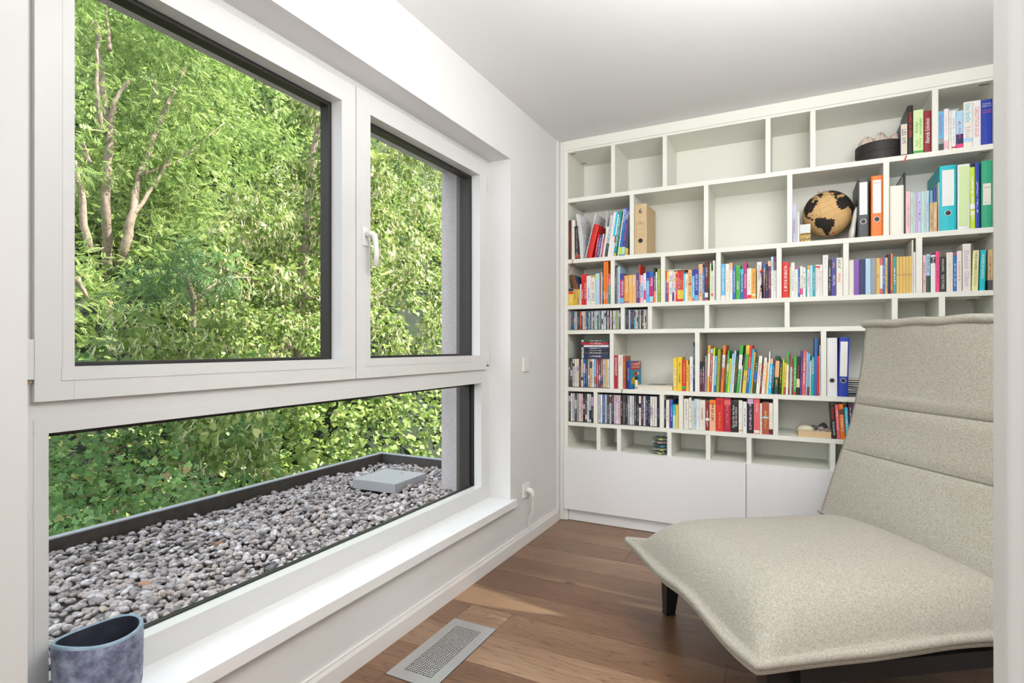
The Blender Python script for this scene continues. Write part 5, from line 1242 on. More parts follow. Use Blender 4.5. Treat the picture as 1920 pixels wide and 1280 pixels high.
# ================================================================== WALL FITTINGS
sw = empty('light_switch', (0, 2.8875, 1.040)); tag(sw, 'white double light switch on the wall beside the window', 'switch')
MB().box(.0, .009, -.041, .041, -.041, .041).obj('switch_plate', M['plastic'], sw, bevel=.002)
MB().box(.0095, .0125, -.027, -.001, -.027, .027).obj('rocker', M['plastic'], sw, bevel=.0012)
MB().box(.0095, .0125, .001, .027, -.027, .027).obj('rocker', M['plastic'], sw, bevel=.0012)
so2 = empty('wall_socket', (0, 2.8875, .312)); tag(so2, 'white wall socket low beside the window sill', 'socket')
MB().box(.0, .010, -.041, .041, -.041, .041).obj('socket_plate', M['plastic'], so2, bevel=.002)
b = MB(); b.tube([(.010, 0, 0), (.0118, 0, 0)], .0215, 28); b.obj('socket_cup', M['plastic'], so2, smooth=False)
for y in (-.0095, .0095): b = MB(); b.tube([(.0117, y, 0), (.0124, y, 0)], .0022, 10); b.obj('contact_hole', M['dark'], so2)
pl = empty('plug', (.0126, 2.8875, .312)); tag(pl, 'white plug with thin cable pushed into the wall socket', 'plug')
b = MB(); b.tube([(0, 0, 0), (.012, 0, 0), (.020, 0, -.002), (.030, 0, -.008), (.034, 0, -.020), (.034, 0, -.034), (.034, 0, -.040)], [.0175, .0175, .0165, .0135, .0105, .0065, .0045], 20); b.obj('plug_body', M['plastic'], pl, smooth=True)
b = MB(); b.tube([(.034, 0, -.038), (.034, .001, -.08), (.028, .006, -.12), (.012, .002, -.16), (.008, -.004, -.19), (.012, .004, -.215), (.014, .003, -.231)], .0024, 8); b.obj('cable', mat('white_cable', (.74, .70, .66), .4), pl, smooth=True)

# ================================================================== FLOOR GRILLE
vx0, vx1, vy0, vy1 = .1195, .3185, 1.512, 1.953; gx0, gx1, gy0, gy1 = .160, .278, 1.560, 1.905
nx, ny = 12, 34; cx_, cy_ = (gx1 - gx0) / nx, (gy1 - gy0) / ny; g = MB(); seg = 8; rh = .0037
for i in range(nx):
    for j in range(ny):
        x, y = gx0 + (i + .5) * cx_, gy0 + (j + .5) * cy_; n0 = len(g.v)
        for k in range(seg):
            a = 2 * PI * (k + .5) / seg; dx, dy = math.cos(a), math.sin(a); m_ = max(abs(dx), abs(dy)); g.v.append((x + dx / m_ * cx_ / 2, y + dy / m_ * cy_ / 2, .0025))
        for zz in (.0025, -.0015):
            for k in range(seg): a = 2 * PI * (k + .5) / seg; g.v.append((x + rh * math.cos(a), y + rh * math.sin(a), zz))
        for k in range(seg):
            k2 = (k + 1) % seg; g.f += [(n0 + k, n0 + k2, n0 + seg + k2, n0 + seg + k), (n0 + seg + k, n0 + seg + k2, n0 + 2 * seg + k2, n0 + 2 * seg + k)]
        for c4 in range(4):   # cell corners
            ka = (2 * c4) % 8; kb = (2 * c4 + 7) % 8
            sx_ = 1 if c4 in (0, 3) else -1; sy_ = 1 if c4 in (0, 1) else -1
            q = len(g.v); g.v.append((x + sx_ * cx_ / 2, y + sy_ * cy_ / 2, .0025)); kk = [0, 2, 4, 6][c4]
            g.f.append((n0 + kk, q, n0 + kk + 1) if True else (n0 + kb, q, n0 + ka))
g.mi = [0] * len(g.f)
vent = empty('floor_grille', (0, 0, 0)); tag(vent, 'brushed steel floor grille with round holes set in the planks', 'grille')
g.obj('perforated_plate', M['steel'], vent)
fr_ = MB(); 
for q in ((vx0, gx0, vy0, vy1), (gx1, vx1, vy0, vy1), (gx0, gx1, vy0, gy0), (gx0, gx1, gy1, vy1)): fr_.box(*q, -.002, .0025)
fr_.obj('grille_rim', M['steel'], vent)
MB().box(vx0, vx1, vy0, vy1, -.0038, -.0025).obj('duct_shadow', M['dark'], vent)

# ================================================================== BLUE CERAMIC POT ON THE SILL
pot = empty('ceramic_pot', (-.046, .700, .3004)); pot.rotation_euler = (0, 0, R(68)); tag(pot, 'oval blue grey glazed pot on the window sill at left', 'pot')
gz = bpy.data.materials.new('mottled_blue_glaze'); gz.use_nodes = True; t = gz.node_tree; b = t.nodes['Principled BSDF']
tc = N(t, 'ShaderNodeTexCoord'); n1 = N(t, 'ShaderNodeTexNoise', Scale=26.0, Detail=12.0, Roughness=.68, Distortion=.3); t.links.new(tc.outputs['Object'], n1.inputs['Vector'])
r_ = ramp(t, [(.3, (.06, .065, .10)), (.44, (.17, .19, .29)), (.56, (.29, .33, .46)), (.70, (.46, .50, .60))]); t.links.new(n1.outputs['Fac'], r_.inputs[0]); t.links.new(r_.outputs[0], b.inputs['Base Color']); b.inputs['Roughness'].default_value = .5
n2 = N(t, 'ShaderNodeTexNoise', Scale=160.0, Detail=4.0); t.links.new(tc.outputs['Object'], n2.inputs['Vector']); bp = N(t, 'ShaderNodeBump', Strength=.35, Distance=.002); t.links.new(n2.outputs['Fac'], bp.inputs['Height']); t.links.new(bp.outputs[0], b.inputs['Normal'])
def pot_shell(name, prof, m):
    g = MB(); n = 72
    for i, (r0, z) in enumerate(prof):
        for k in range(n):
            a = 2 * PI * k / n; wob = 1 + .012 * math.sin(3 * a + 1) + .010 * math.sin(5 * a + z * 20) + .006 * math.sin(2 * a + z * 40); zz = z + (.006 * math.sin(a * 2 + .6) * (z / .18)); g.v.append((r0 * math.cos(a) * wob, r0 * .80 * math.sin(a) * wob, zz))
    for i in range(len(prof) - 1):
        for k in range(n): g.f.append((i * n + k, i * n + (k + 1) % n, (i + 1) * n + (k + 1) % n, (i + 1) * n + k))
    g.mi = [0] * len(g.f); return g.obj(name, m, pot, smooth=True)
pot_shell('pot_body', [(.0, .002), (.066, .0), (.078, .010), (.084, .05), (.086, .10), (.0865, .150), (.0862, .176)], gz)
pot_shell('pot_rim', [(.0862, .176), (.0855, .1805), (.083, .183), (.080, .1828), (.0775, .180)], mat('pale_blue_rim_glaze', (.26, .38, .48), .35, noise=.35, nscale=60))
pot_shell('pot_lining', [(.0775, .180), (.0765, .150), (.076, .10), (.072, .06), (.0, .055)], mat('dark_pot_lining', (.030, .034, .055), .7, noise=.7, nscale=25))
g = MB(); g.lathe([(.0, .062), (.070, .062), (.070, .066), (.0, .070)], 40, (0, 0, 0), 1, .78); g.obj('dark_soil', mat('dark_potting_soil', (.02, .018, .017), .95, noise=.6, nscale=80), pot)
straw = mat('dry_straw', (.52, .38, .16), .8); rr = random.Random(6)
for k in range(9):
    a = rr.uniform(2.4, 3.9) if k < 6 else rr.uniform(-.5, .4); p = Vector((.066 * math.cos(a), .040 * math.sin(a), rr.uniform(.085, .135))); d = Vector((rr.uniform(-.4, .4), rr.uniform(-.3, .3), 1)).normalized() * .012
    p2 = MB(); p2.tube([p - d, p, p + d + Vector((.003, 0, 0))], [.0012, .0022, .0010], 6); p2.obj('plant_scrap', straw, pot, smooth=True)

# ================================================================== LOUNGE CHAIR
P0 = Vector((.764, 2.336, 0)); U = Vector((.583, -.812, 0)).normalized(); V_ = Vector((.812, .583, 0)).normalized()
ch = empty('lounge_chair', P0); ch.rotation_euler = (0, 0, math.atan2(U.y, U.x)); tag(ch, 'wide armless lounge chair in beige woven fabric on black metal legs', 'lounge chair')
WU, DV = .925, 1.02; FZ = .300
def edge(s_):      # flange outline: corners pulled out, sides sucked in; s in 0..4
    pass
def seat_pt(a, b, top):      # a,b in -1..1
    ca, cb_ = abs(a), abs(b)
    ins_u = .020 * (1 - b ** 4) ** 1; ins_v = .014 * (1 - a ** 4)
    u = WU / 2 + a * (WU / 2 - ins_u); v = DV / 2 + b * (DV / 2 - ins_v)
    m_ = max(ca, cb_); pu = (1 - ca ** 5.0); pv = (1 - cb_ ** 5.0)
    du, dv = max(0, (1 - ca) * WU / 2 - .018), max(0, (1 - cb_) * DV / 2 - .018); puff = (1 - math.exp(-du / .055)) * (1 - math.exp(-dv / .055))
    cor = (ca * cb_) ** 6
    if top: z = FZ + .006 + .148 * puff + .012 * cor + .004 * math.sin(u * 9 + v * 5) * puff
    else: z = FZ - .006 - .030 * puff + .012 * cor - .030 * (1 - math.exp(-((1 - m_) * WU / 2) / .012)) * max(0, min(1, (a - .4) / .4))
    z += .010 * math.sin(b * 2.2 + 1.0) * (1 - puff) * ca + .006 * math.sin(a * 6 + 1) * (1 - puff) * cb_
    return (u, -v * -1, z)
n = 84; g = MB()
def warp(t_): return math.sin(t_ * PI / 2) * .75 + t_ * .25
for side in (1, 0):
    for i in range(n + 1):
        for j in range(n + 1): g.v.append(seat_pt(warp(i / n * 2 - 1), warp(j / n * 2 - 1), side))
m_ = (n + 1) ** 2
for i in range(n):
    for j in range(n):
        g.f.append((i * (n + 1) + j, (i + 1) * (n + 1) + j, (i + 1) * (n + 1) + j + 1, i * (n + 1) + j + 1)); q = m_; g.f.append((q + i * (n + 1) + j, q + i * (n + 1) + j + 1, q + (i + 1) * (n + 1) + j + 1, q + (i + 1) * (n + 1) + j))
per = [(i, 0) for i in range(n)] + [(n, j) for j in range(n)] + [(i, n) for i in range(n, 0, -1)] + [(0, j) for j in range(n, 0, -1)]
for k in range(len(per)):
    a_, b_ = per[k], per[(k + 1) % len(per)]; g.f.append((a_[0] * (n + 1) + a_[1], b_[0] * (n + 1) + b_[1], m_ + b_[0] * (n + 1) + b_[1], m_ + a_[0] * (n + 1) + a_[1]))
g.mi = [0] * len(g.f); g.obj('seat_cushion', M['fabric'], ch, smooth=True)
def loop_pts(outset, dz, cnt=60):
    pts = []
    for k in range(4 * cnt):
        s_, t_ = divmod(k, cnt); t_ = t_ / cnt * 2 - 1; a, b_ = [(t_, -1), (1, t_), (-t_, 1), (-1, -t_)][s_]
        x, y, z = seat_pt(a, b_, True); c = Vector((x - WU / 2, y - DV / 2, 0)); 
        dx = outset * (math.copysign(min(1, abs(a) ** 12), a)); dy = outset * (math.copysign(min(1, abs(b_) ** 12), b_)); pts.append(Vector((x + dx, y + dy, z - .006 + dz + .003 * math.sin(k * .21))))
    return pts
for out, dz, rr_ in ((.010, .004, .0135),):
    q = loop_pts(out, dz); q.append(q[0]); t_ = MB(); t_.tube(q, rr_, 12, caps=False); t_.obj('seat_piping', M['fabric'], ch, smooth=True)
# lower flange strip hanging below the piping at the near side
q = loop_pts(.004, -.014); q.append(q[0]); t_ = MB(); t_.tube(q, .011, 10, caps=False); t_.obj('seat_welt', M['fabric'], ch, smooth=True)
# backrest: profile from measured points in the (v, z) plane at the left edge
def left_edge(px, py):
    d = ray(px, py); nrm = U; t_ = (P0 - EYE).dot(nrm) / d.dot(nrm); p = EYE + d * t_; return (p - P0).dot(V_), p.z
prof = [left_edge(*p) for p in ((1538, 962), (1545, 940), (1556, 905), (1567, 872), (1576, 845), (1585, 818), (1594, 790), (1602, 758), (1609, 720), (1615, 680), (1620, 640), (1623, 612))]
v0_, z0_ = prof[0]; prof = [(v0_ - .012, z0_ - .06)] + prof
nb_, nu = len(prof), 40
# resample
from bisect import bisect
cum = [0]
for a_, b_ in zip(prof, prof[1:]): cum.append(cum[-1] + math.hypot(b_[0] - a_[0], b_[1] - a_[1]))
def pp(s_):
    s_ = max(0, min(cum[-1] - 1e-6, s_)); i = bisect(cum, s_) - 1; f = (s_ - cum[i]) / (cum[i + 1] - cum[i]); return (prof[i][0] * (1 - f) + prof[i + 1][0] * f, prof[i][1] * (1 - f) + prof[i + 1][1] * f)
LB = cum[-1]; zs_seam = []
def s_at_z(z):
    for k in range(400):
        if pp(LB * k / 400)[1] >= z: return LB * k / 400
    return LB
seams = [s_at_z(left_edge(1577, 841)[1]), s_at_z(left_edge(1602, 757)[1])]
TH = .085; nn = 90; g = MB()
def back_pt(s_, a, front):
    v, z = pp(s_); v1, z1 = pp(s_ + .02); v2, z2 = pp(s_ - .02); tx, tz = v1 - v2, z1 - z2; l_ = math.hypot(tx, tz) or 1; nx_, nz_ = -tz / l_, tx / l_
    ca = abs(a); es = min(s_, LB - s_) / LB * 2
    rnd_ = (1 - ca ** 10) ** .5 if ca < 1 else 0; re = min(1, ((LB - s_) / .05)) ** .5 if s_ > LB - .05 else 1
    puff = rnd_ * re
    dent = sum(-.0065 * math.exp(-((s_ - q) / .0025) ** 2) - .008 * math.exp(-((s_ - q) / .022) ** 2) for q in seams)
    wr = .004 * math.sin(a * 3 + s_ * 9) + .006 * math.sin(s_ * 14 + a) * (1 if s_ < seams[1] + .05 else .3)
    off_ = (.0 + .006 * puff * 0 + (dent + wr) * puff) if front else -TH * puff - .004
    if not front: off_ = -TH * puff
    u = WU / 2 + a * WU / 2 - (.0 if not front else 0)
    return (u, v + nx_ * off_ + (.0), z + nz_ * off_)
ss = [LB * k / nn for k in range(nn + 1)]
for q in seams:
    k = min(range(len(ss)), key=lambda i: abs(ss[i] - q)); ss[k] = q
    ss += [q - .0045, q + .0045, q - .0022, q + .0022]
ss = sorted(ss)
aa = [math.sin(PI / 2 * (k / nu * 2 - 1)) * .5 + (k / nu * 2 - 1) * .5 for k in range(nu + 1)]
for fr2 in (True, False):
    for s_ in ss:
        for a in aa: g.v.append(back_pt(s_, a, fr2))
ns, na_ = len(ss), len(aa); m_ = ns * na_
for i in range(ns - 1):
    for j in range(na_ - 1):
        g.f.append((i * na_ + j, i * na_ + j + 1, (i + 1) * na_ + j + 1, (i + 1) * na_ + j)); g.f.append((m_ + i * na_ + j, m_ + (i + 1) * na_ + j, m_ + (i + 1) * na_ + j + 1, m_ + i * na_ + j + 1))
for i in range(ns - 1):
    for j in (0, na_ - 1): q = (i * na_ + j, (i + 1) * na_ + j, m_ + (i + 1) * na_ + j, m_ + i * na_ + j); g.f.append(q)
for j in range(na_ - 1):
    for i in (0, ns - 1): g.f.append((i * na_ + j, i * na_ + j + 1, m_ + i * na_ + j + 1, m_ + i * na_ + j))
g.mi = [0] * len(g.f); bk = g.obj('backrest', M['fabric'], ch, smooth=True)
bm = bmesh.new(); bm.from_mesh(bk.data); bmesh.ops.remove_doubles(bm, verts=bm.verts, dist=.0004); bmesh.ops.recalc_face_normals(bm, faces=bm.faces); bm.to_mesh(bk.data); bm.free()
# rolled top edge
vt, zt = pp(LB); q = [Vector((-.012 + k / 30 * (WU + .024), vt + .006 + .002 * math.sin(k), zt + .010 + .0025 * math.sin(k * .9))) for k in range(31)]
t_ = MB(); t_.tube([q[0] - Vector((.010, 0, .004))] + q + [q[-1] + Vector((.010, 0, -.004))], [.010] + [.0185] * 31 + [.010], 14); t_.obj('top_roll', M['fabric'], ch, smooth=True)
# double welt where seat meets back
vj, zj = left_edge(1541, 957)
for dv, rr_ in ((-.006, .005), (-.019, .005)):
    t_ = MB(); t_.tube([(k / 20 * WU, vj + dv, zj - .002 + .001 * math.sin(k)) for k in range(21)], rr_, 8); t_.obj('seam_piping', M['fabric'], ch, smooth=True)
# black steel frame and legs
def beam(name, x0, x1, y0, y1, z0, z1): MB().box(x0, x1, y0, y1, z0, z1).obj(name, M['blackmetal'], ch, bevel=.001)
beam('frame_rail', .065, .110, .08, .90, .212, .257); beam('frame_rail', WU - .085, WU - .035, .05, .93, .212, .262)
beam('frame_rail', .111, WU - .086, .085, .130, .215, .257); beam('frame_rail', .111, WU - .086, .86, .90, .215, .257)
Ml = Matrix.Rotation(-ch.rotation_euler[2], 4, 'Z')
def leg(top, bot, wt_, wb):
    g = MB(); h_ = .004
    for (c, w_, z) in ((bot, wb, .008), (top, wt_, .285)):
        for dx, dy in ((-1, -1), (1, -1), (1, 1), (-1, 1)): g.v.append((c[0] + dx * w_ / 2, c[1] + dy * w_ / 2, z))
    g.f = [(0, 3, 2, 1), (4, 5, 6, 7), (0, 1, 5, 4), (1, 2, 6, 5), (2, 3, 7, 6), (3, 0, 4, 7)]; g.mi = [0] * 6
    o = g.obj('leg', M['blackmetal'], ch, bevel=.001)
    MB().box(bot[0] - wb / 2 - .001, bot[0] + wb / 2 + .001, bot[1] - wb / 2 - .001, bot[1] + wb / 2 + .001, .0005, .0078).obj('foot_pad', M['dark'], o)
def loc_of(p): d = p - P0; return (d.dot(U), d.dot(V_))
lb = loc_of(onZ(1254, 1150, 0))
leg((lb[0] + .016, lb[1] + .010), lb, .078, .040)
for q in ((WU - lb[0], lb[1]), (lb[0], DV - .17), (WU - lb[0], DV - .17)): leg((q[0] + (.012 if q[0] < .4 else -.012), q[1]), q, .062, .040)

# ================================================================== VEGETATION OUTSIDE
vr = np.random.RandomState(21)
def unit(a): return a / np.maximum(1e-9, np.linalg.norm(a, axis=-1, keepdims=True))
# leaf templates in local (x across, y along, z up); triangles
def tmpl_linden():
    v = np.array([(0, .0, 0), (-.34, .02, .05), (-.50, .32, .10), (-.30, .70, .04), (0, 1.0, -.10), (.30, .70, .04), (.50, .32, .10), (.34, .02, .05), (0, .45, -.03)], float)
    f = np.array([(8, 0, 1), (8, 1, 2), (8, 2, 3), (8, 3, 4), (8, 4, 5), (8, 5, 6), (8, 6, 7), (8, 7, 0)]); return v, f
def tmpl_simple():
    return np.array([(0, 0, 0), (-.36, .40, .07), (0, 1, -.04), (.36, .40, .07)], float), np.array([(0, 2, 1), (0, 3, 2)])
def tmpl_pinnate(n=8):
    v = []; f = []
    for k in range(n):
        y = .12 + .82 * k / n
        for s in (-1, 1):
            b = len(v); L_ = .20 * (1 - .35 * abs(k / n - .45)); w = .040
            v += [(s * .01, y, -.02 * k / n), (s * L_ * .5, y + .05 + w, .02), (s * L_, y + .09, -.03 - .05 * k / n), (s * L_ * .5, y + .05 - w, .02)]
            f += [(b, b + 1, b + 2), (b, b + 2, b + 3)] if s > 0 else [(b, b + 2, b + 1), (b, b + 3, b + 2)]
    b = len(v); v += [(0, .92, -.03), (-.05, 1.0, -.03), (0, 1.14, -.06), (.05, 1.0, -.03)]; f += [(b, b + 2, b + 1), (b, b + 3, b + 2)]
    return np.array(v, float), np.array(f)
def tmpl_tri():      # bramble: three leaflets
    v0, f0 = tmpl_simple(); V, F = [], []
    for k, (a, s) in enumerate(((0, 1.0), (1.15, .8), (-1.15, .8))):
        c, s_ = math.cos(a), math.sin(a); q = v0 * s * .62 * np.array([1.35, 1, 1]); q = np.stack([q[:, 0] * c - q[:, 1] * s_, q[:, 0] * s_ + q[:, 1] * c, q[:, 2]], 1) + np.array([0, .30, 0]); V.append(q); F.append(f0 + 4 * k)
    return np.vstack(V), np.vstack(F)
def tmpl_bract():
    v = [(0, 0, 0), (-.09, .35, .04), (-.05, .9, -.06), (.06, .9, -.06), (.10, .35, .04)]; f = [(0, 2, 1), (0, 3, 2), (0, 4, 3)]
    for k, (x, y) in enumerate(((.16, .75), (.22, 1.0), (.02, 1.12), (-.12, 1.02))):
        b = len(v); v += [(0, .45, 0), (x, y, -.1), (x + .05, y + .05, -.12), (x - .03, y + .09, -.1)]; f += [(b, b + 1, b + 3), (b + 1, b + 2, b + 3)]
    return np.array(v, float), np.array(f)
def scatter(name, tm, pos, axis, nrm, size, m, parent, tint):
    v, f = tm; n = len(pos); y = unit(axis); x = unit(np.cross(y, nrm)); z = np.cross(x, y)
    V = pos[:, None, :] + (v[None, :, 0, None] * x[:, None, :] + v[None, :, 1, None] * y[:, None, :] + v[None, :, 2, None] * z[:, None, :]) * size[:, None, None]
    F = f[None] + (np.arange(n) * len(v))[:, None, None]
    o = link(name, tomesh(name, V.reshape(-1, 3), F.reshape(-1, 3), smooth=False, attr=np.repeat(tint, len(f))), m, parent); o['kind'] = 'stuff'; return o
def blob_points(blobs, dens, shell=.35, cull=-.55, flat=1.0):
    P, D, T = [], [], []
    for k, (c, r) in enumerate(blobs):
        n = max(4, int(dens * r * r)); d = unit(vr.randn(n * 2, 3)); d = d[d[:, 0] > cull][:n]; q = 1 - shell * vr.rand(len(d)) ** 1.5
        lump = 1 + .18 * np.sin(d[:, 1] * 5 + k) * np.sin(d[:, 2] * 6 + 2 * k)
        P.append(np.array(c) + d * (r * q * lump)[:, None] * np.array([1, 1, flat])); D.append(d); T.append(np.full(len(d), vr.rand()))
    return np.vstack(P), np.vstack(D), np.concatenate(T)
def foliage(name, tm, blobs, dens, s0, s1, m, parent, droop=.4, jit=.9, shell=.35, cull=-.55, flat=1.0):
    P, D, T = blob_points(blobs, dens, shell, cull, flat); n = len(P)
    ax_ = D * .7 + vr.randn(n, 3) * .6 + np.array([0, 0, -droop]); nr = D * .6 + vr.randn(n, 3) * jit * .55 + np.array([0, 0, .8])
    return scatter(name, tm, P, ax_, nr, s0 + (s1 - s0) * vr.rand(n), m, parent, np.clip(.25 * T + .75 * vr.rand(n), 0, 1))
def limb(parent, name, pts, r0, r1, seg=8):
    q = [Vector(p) for p in pts]; out = []
    for i in range(len(q) - 1):
        for k in range(5): t_ = k / 5; out.append(q[i].lerp(q[i + 1], t_))
    out.append(q[-1]); n = len(out); rr = random.Random(int(r0 * 1e4) + n); out = [p + Vector((rr.uniform(-1, 1), rr.uniform(-1, 1), 0)) * r0 * .25 for p in out]
    b = MB(); b.tube([p - parent.location for p in out], [r0 + (r1 - r0) * i / (n - 1) for i in range(n)], seg); return b.obj(name, M['bark'], parent, smooth=True)
def grid_blobs(px0, px1, py0, py1, dx, dy, xf, rf, keep=lambda x, y: True, jx=.5):
    out = []; k = 0
    for py in np.arange(py0, py1, dy):
        for px in np.arange(px0 + (dx / 2 if k % 2 else 0), px1, dx):
            x_, y_ = px + vr.uniform(-jx, jx) * dx, py + vr.uniform(-jx, jx) * dy
            if not keep(x_, y_): continue
            X_ = xf(x_, y_) + vr.uniform(-.7, .7); out.append((tuple(onX(x_, y_, X_)), rf(X_) * vr.uniform(.75, 1.3)))
        k += 1
    return out

# the wooded slope behind everything
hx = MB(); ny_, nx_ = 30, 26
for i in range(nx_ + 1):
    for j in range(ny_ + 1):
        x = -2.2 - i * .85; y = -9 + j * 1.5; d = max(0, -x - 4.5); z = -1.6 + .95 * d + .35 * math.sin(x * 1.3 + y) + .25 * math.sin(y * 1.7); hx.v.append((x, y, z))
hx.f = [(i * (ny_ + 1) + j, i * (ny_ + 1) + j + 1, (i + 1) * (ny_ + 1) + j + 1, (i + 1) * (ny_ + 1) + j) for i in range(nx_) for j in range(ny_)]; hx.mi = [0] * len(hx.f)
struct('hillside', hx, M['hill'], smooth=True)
def slope(x): return -1.6 + .95 * max(0, -x - 4.5)

# far wood: one object of massed foliage
far = empty('far_woodland', (-16, 14, 3)); tag(far, 'dense sunlit woodland filling the slope behind the nearer trees', 'woodland')
bl = grid_blobs(60, 960, -120, 560, 62, 50, lambda x, y: -13.0, lambda X: .95)
bl = [((c[0] + 16, c[1] - 14, c[2] - 3), r) for c, r in bl]
foliage('foliage', tmpl_simple(), bl, 620, .10, .17, M['locust'], far, .3, cull=-.2)

# undergrowth leaves over the slope
ug = 42000; gx_ = -2.6 - 11.5 * vr.rand(ug) ** .8; gy_ = -1 + 25 * vr.rand(ug); gz_ = np.array([-1.6 + .95 * max(0, -x - 4.5) for x in gx_]) + .05 + .55 * vr.rand(ug) ** 1.5
lump = np.sin(gx_ * 2.1 + 1) * np.sin(gy_ * 1.7) * .35
D_ = unit(np.stack([vr.randn(ug) * .5 + .7, vr.randn(ug) * .6, vr.randn(ug) * .4 - .3], 1))
uo = scatter('undergrowth', tmpl_linden(), np.stack([gx_, gy_, gz_ + lump], 1), D_, unit(np.stack([.6 + vr.randn(ug) * .5, vr.randn(ug) * .5, .8 + vr.randn(ug) * .4], 1)), .09 + .09 * vr.rand(ug), M['linden'], None, vr.rand(ug))
tag(uo, 'low leafy undergrowth covering the wooded slope behind the trees', 'undergrowth')
# locust trees at the left
def locust(label, base, trunk, blobs, dens, s0, s1, m, limbs=()):
    t_ = empty('locust_tree', base); tag(t_, label, 'tree', None)
    limb(t_, 'trunk', trunk, limbs[0] if limbs else .10, .035)
    for l in limbs[1:]: limb(t_, 'branch', l[0], l[1], l[1] * .35)
    bl = [((c[0] - base[0], c[1] - base[1], c[2] - base[2]), r) for c, r in blobs]
    foliage('foliage', tmpl_pinnate(), bl, dens, s0, s1, m, t_, .55); return t_
ox = lambda px, py, X: tuple(onX(px, py, X))
def holes(x, y): return not ((150 < x < 262 and 405 < y < 505) or (185 < x < 215 and 235 < y < 300) or (130 < x < 175 and 345 < y < 400))
b1 = grid_blobs(100, 330, -60, 420, 50, 44, lambda x, y: -8.6, lambda X: .42, holes)
b2 = grid_blobs(300, 560, -40, 470, 52, 46, lambda x, y: -8.2 if x < 420 else -9.4, lambda X: .46, lambda x, y: y > (x - 180) * .30 - 120 and holes(x, y))
b3 = grid_blobs(100, 360, 470, 760, 52, 44, lambda x, y: -7.4, lambda X: .40, lambda x, y: y > 520 or x < 150 or x > 280)
base = Vector(ox(200, 640, -8.8)); 
locust('tall locust tree with pale trunk at the left of the large window', (base.x, base.y, slope(base.x)), [(base.x, base.y, slope(base.x)), ox(200, 520, -8.3), ox(201, 400, -8.0), ox(203, 240, -8.0), ox(188, 120, -8.1), ox(182, 40, -8.2)], b1, 470, .13, .22, M['locust'],
       (.085, ([ox(203, 250, -8.0), ox(215, 190, -7.9), ox(240, 150, -7.8)], .05), ([ox(192, 250, -8.0), ox(184, 200, -7.9), ox(180, 90, -7.9)], .05), ([ox(205, 95, -8.0), ox(204, 60, -8.0), ox(198, 10, -8.0)], .035), ([ox(166, 305, -8.0), ox(155, 265, -7.9)], .05), ([ox(165, 470, -7.9), ox(150, 350, -7.9), ox(140, 300, -7.9)], .06)))
base = Vector(ox(225, 560, -8.6))
locust('second locust tree leaning right in the middle of the large window', (base.x, base.y, slope(base.x)), [(base.x, base.y, slope(base.x)), ox(231, 485, -7.9), ox(246, 410, -7.8), ox(262, 330, -8.0), ox(300, 220, -8.2), ox(350, 120, -8.4)], b2, 460, .13, .23, M['locust'],
       (.075, ([ox(246, 410, -7.8), ox(300, 330, -7.8), ox(330, 270, -7.7)], .035), ([ox(286, 190, -7.9), ox(292, 165, -7.8), ox(286, 140, -7.8)], .03), ([ox(262, 330, -7.9), ox(340, 300, -7.8), ox(420, 230, -7.8)], .025)))
base = Vector(ox(200, 760, -7.8))
locust('low locust growth at the left below the pale trunks', (base.x, base.y, slope(base.x)), [(base.x, base.y, slope(base.x)), ox(206, 625, -7.2), ox(207, 560, -7.2)], b3, 440, .13, .21, M['locust'], (.09, ([ox(142, 520, -6.8), ox(165, 560, -6.8)], .05)))
# the shaded locust bough in the middle, shade painted into its leaf colour
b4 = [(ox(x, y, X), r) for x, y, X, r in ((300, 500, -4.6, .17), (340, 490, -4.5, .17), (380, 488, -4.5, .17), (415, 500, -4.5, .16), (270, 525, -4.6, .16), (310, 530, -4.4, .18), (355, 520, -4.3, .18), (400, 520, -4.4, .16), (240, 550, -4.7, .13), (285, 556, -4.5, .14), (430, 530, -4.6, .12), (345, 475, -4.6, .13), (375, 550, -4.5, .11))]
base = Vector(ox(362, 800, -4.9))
locust('small blue-green locust sapling with arching fronds in shade before the slope', (base.x, base.y, slope(base.x)), [(base.x, base.y, slope(base.x)), ox(364, 640, -4.8), ox(362, 560, -4.7), ox(345, 510, -4.6)], b4, 720, .14, .23, M['locust_shaded'], (.035, ([ox(364, 560, -4.7), ox(420, 520, -4.7), ox(470, 520, -4.8)], .02)))

# linden at the right, full of pale bracts
def lk(x, y): return y > 560 - (x - 330) * 1.35 if x < 560 else True
l1 = grid_blobs(380, 640, 180, 660, 46, 42, lambda x, y: -5.9 + (x - 400) * .002, lambda X: .27, lk)
l1 += grid_blobs(640, 870, 180, 690, 42, 38, lambda x, y: -4.9 if x > 660 else -5.3, lambda X: .24)
l2 = grid_blobs(330, 500, 700, 900, 40, 34, lambda x, y: -3.3, lambda X: .14, lambda x, y: y < 905 - (x - 330) * .30)
l2 += grid_blobs(240, 420, 600, 690, 44, 34, lambda x, y: -4.0, lambda X: .17)
l2 += grid_blobs(400, 620, 600, 700, 44, 36, lambda x, y: -4.2, lambda X: .18)
base = Vector(ox(560, 900, -6.0))
tl = empty('linden_tree', (base.x, base.y, slope(base.x))); tag(tl, 'linden tree with pale hanging bracts filling the right side of the windows', 'tree')
limb(tl, 'trunk', [tl.location, ox(560, 700, -5.9), ox(570, 500, -5.7), ox(585, 300, -5.6), ox(600, 180, -5.6)], .11, .03)
for q in (([ox(565, 600, -5.8), ox(470, 520, -5.4), ox(410, 500, -5.0)], .045), ([ox(575, 450, -5.6), ox(680, 400, -5.1), ox(735, 330, -4.9), ([0])], .04), ([ox(560, 640, -5.8), ox(450, 700, -4.6), ox(330, 660, -4.1)], .04), ([ox(570, 560, -5.6), ox(700, 560, -5.0), ox(790, 500, -4.8)], .04)):
    limb(tl, 'branch', [p for p in q[0] if len(p) == 3], q[1], q[1] * .3)
off_ = np.array(tl.location)
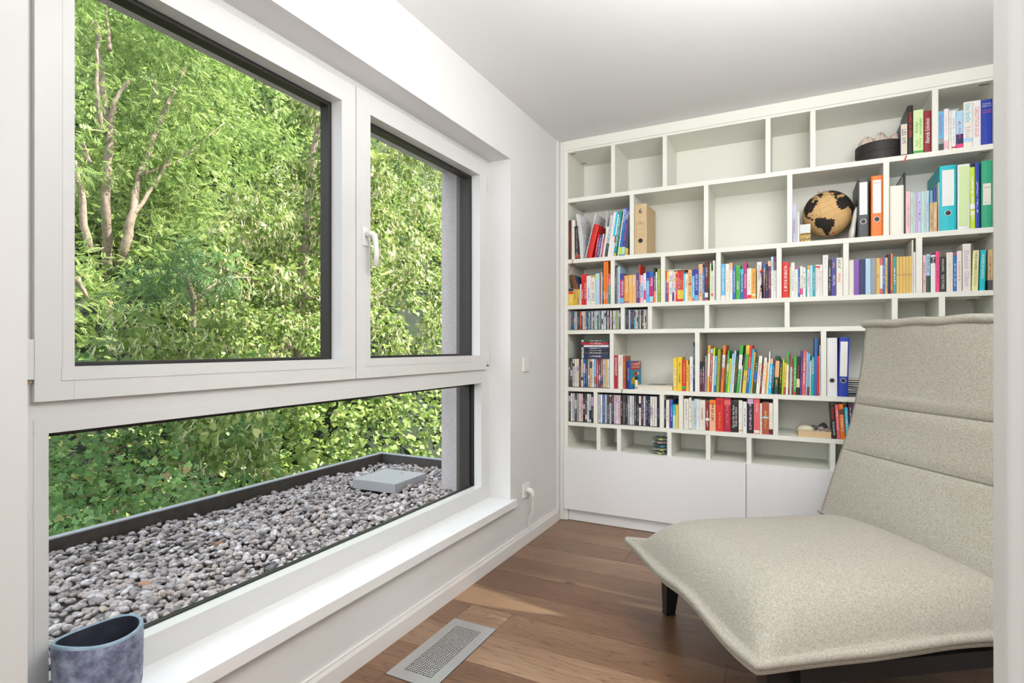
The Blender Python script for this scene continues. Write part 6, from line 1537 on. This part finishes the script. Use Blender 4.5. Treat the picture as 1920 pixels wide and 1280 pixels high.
lb_ = [(tuple(np.array(c) - off_), r) for c, r in l1]; lc_ = [(tuple(np.array(c) - off_), r) for c, r in l2]
foliage('foliage', tmpl_linden(), lb_, 1500, .050, .085, M['linden'], tl, .7, shell=.45)
foliage('foliage', tmpl_linden(), lc_, 2300, .042, .070, M['linden'], tl, .7, shell=.5)
foliage('bracts', tmpl_bract(), lb_, 1050, .07, .11, M['bract'], tl, 1.6, .9, shell=.3)
foliage('bracts', tmpl_bract(), lc_, 800, .055, .085, M['bract'], tl, 1.6, .9, shell=.3)

# ivy-clad bank in the sun behind the far roof corner
iv = empty('ivy_bank', (-4.2, 5.0, -1)); tag(iv, 'ivy and shrub leaves in patches of sun beyond the far roof corner', 'shrub')
i1 = grid_blobs(470, 860, 700, 900, 42, 34, lambda x, y: -3.1 - (900 - y) * .006, lambda X: .17)
foliage('foliage', tmpl_linden(), [((c[0] + 4.2, c[1] - 5, c[2] + 1), r) for c, r in i1], 1700, .045, .085, M['linden'], iv, .5, shell=.5)
# bramble thicket at the left below
br = empty('bramble_thicket', (-3.4, 3.0, -1.2)); tag(br, 'shaded bramble thicket with dry flower heads seen through the lower left pane', 'shrub')
k1 = grid_blobs(60, 480, 700, 1060, 44, 36, lambda x, y: -2.45 - (1060 - y) * .0045, lambda X: .15)
k1 = [((c[0] + 3.4, c[1] - 3, c[2] + 1.2), r) for c, r in k1]
foliage('foliage', tmpl_tri(), k1, 2100, .045, .085, M['bramble'], br, .2, shell=.5)
P, D, T = blob_points(k1, 260, .1); n = len(P); P = P + D * .02
scatter('dry_flower_heads', tmpl_bract(), P, D + vr.randn(n, 3) * .5, vr.randn(n, 3), .03 + .03 * vr.rand(n), leaf_mat('dry_bramble_head', [(0, (.26, .13, .08)), (.5, (.38, .26, .16)), (1, (.46, .40, .24))], .2), br, vr.rand(n))
for k in range(14):
    x, y = vr.uniform(100, 470), vr.uniform(800, 960); X_ = -2.35 - (1060 - y) * .0045; p = onX(x, y, X_); q = onX(x + vr.uniform(15, 50), y + vr.uniform(-14, 22), X_ + .05); md = p.lerp(q, .5) + Vector((.03, 0, .03)); b_ = MB(); b_.tube([p - br.location, md - br.location, q - br.location], [.0035, .003, .002], 6); b_.obj('stem', mat('reddish_stem', (.22, .09, .06), .7) if k == 0 else bpy.data.materials['reddish_stem'], br, smooth=True)
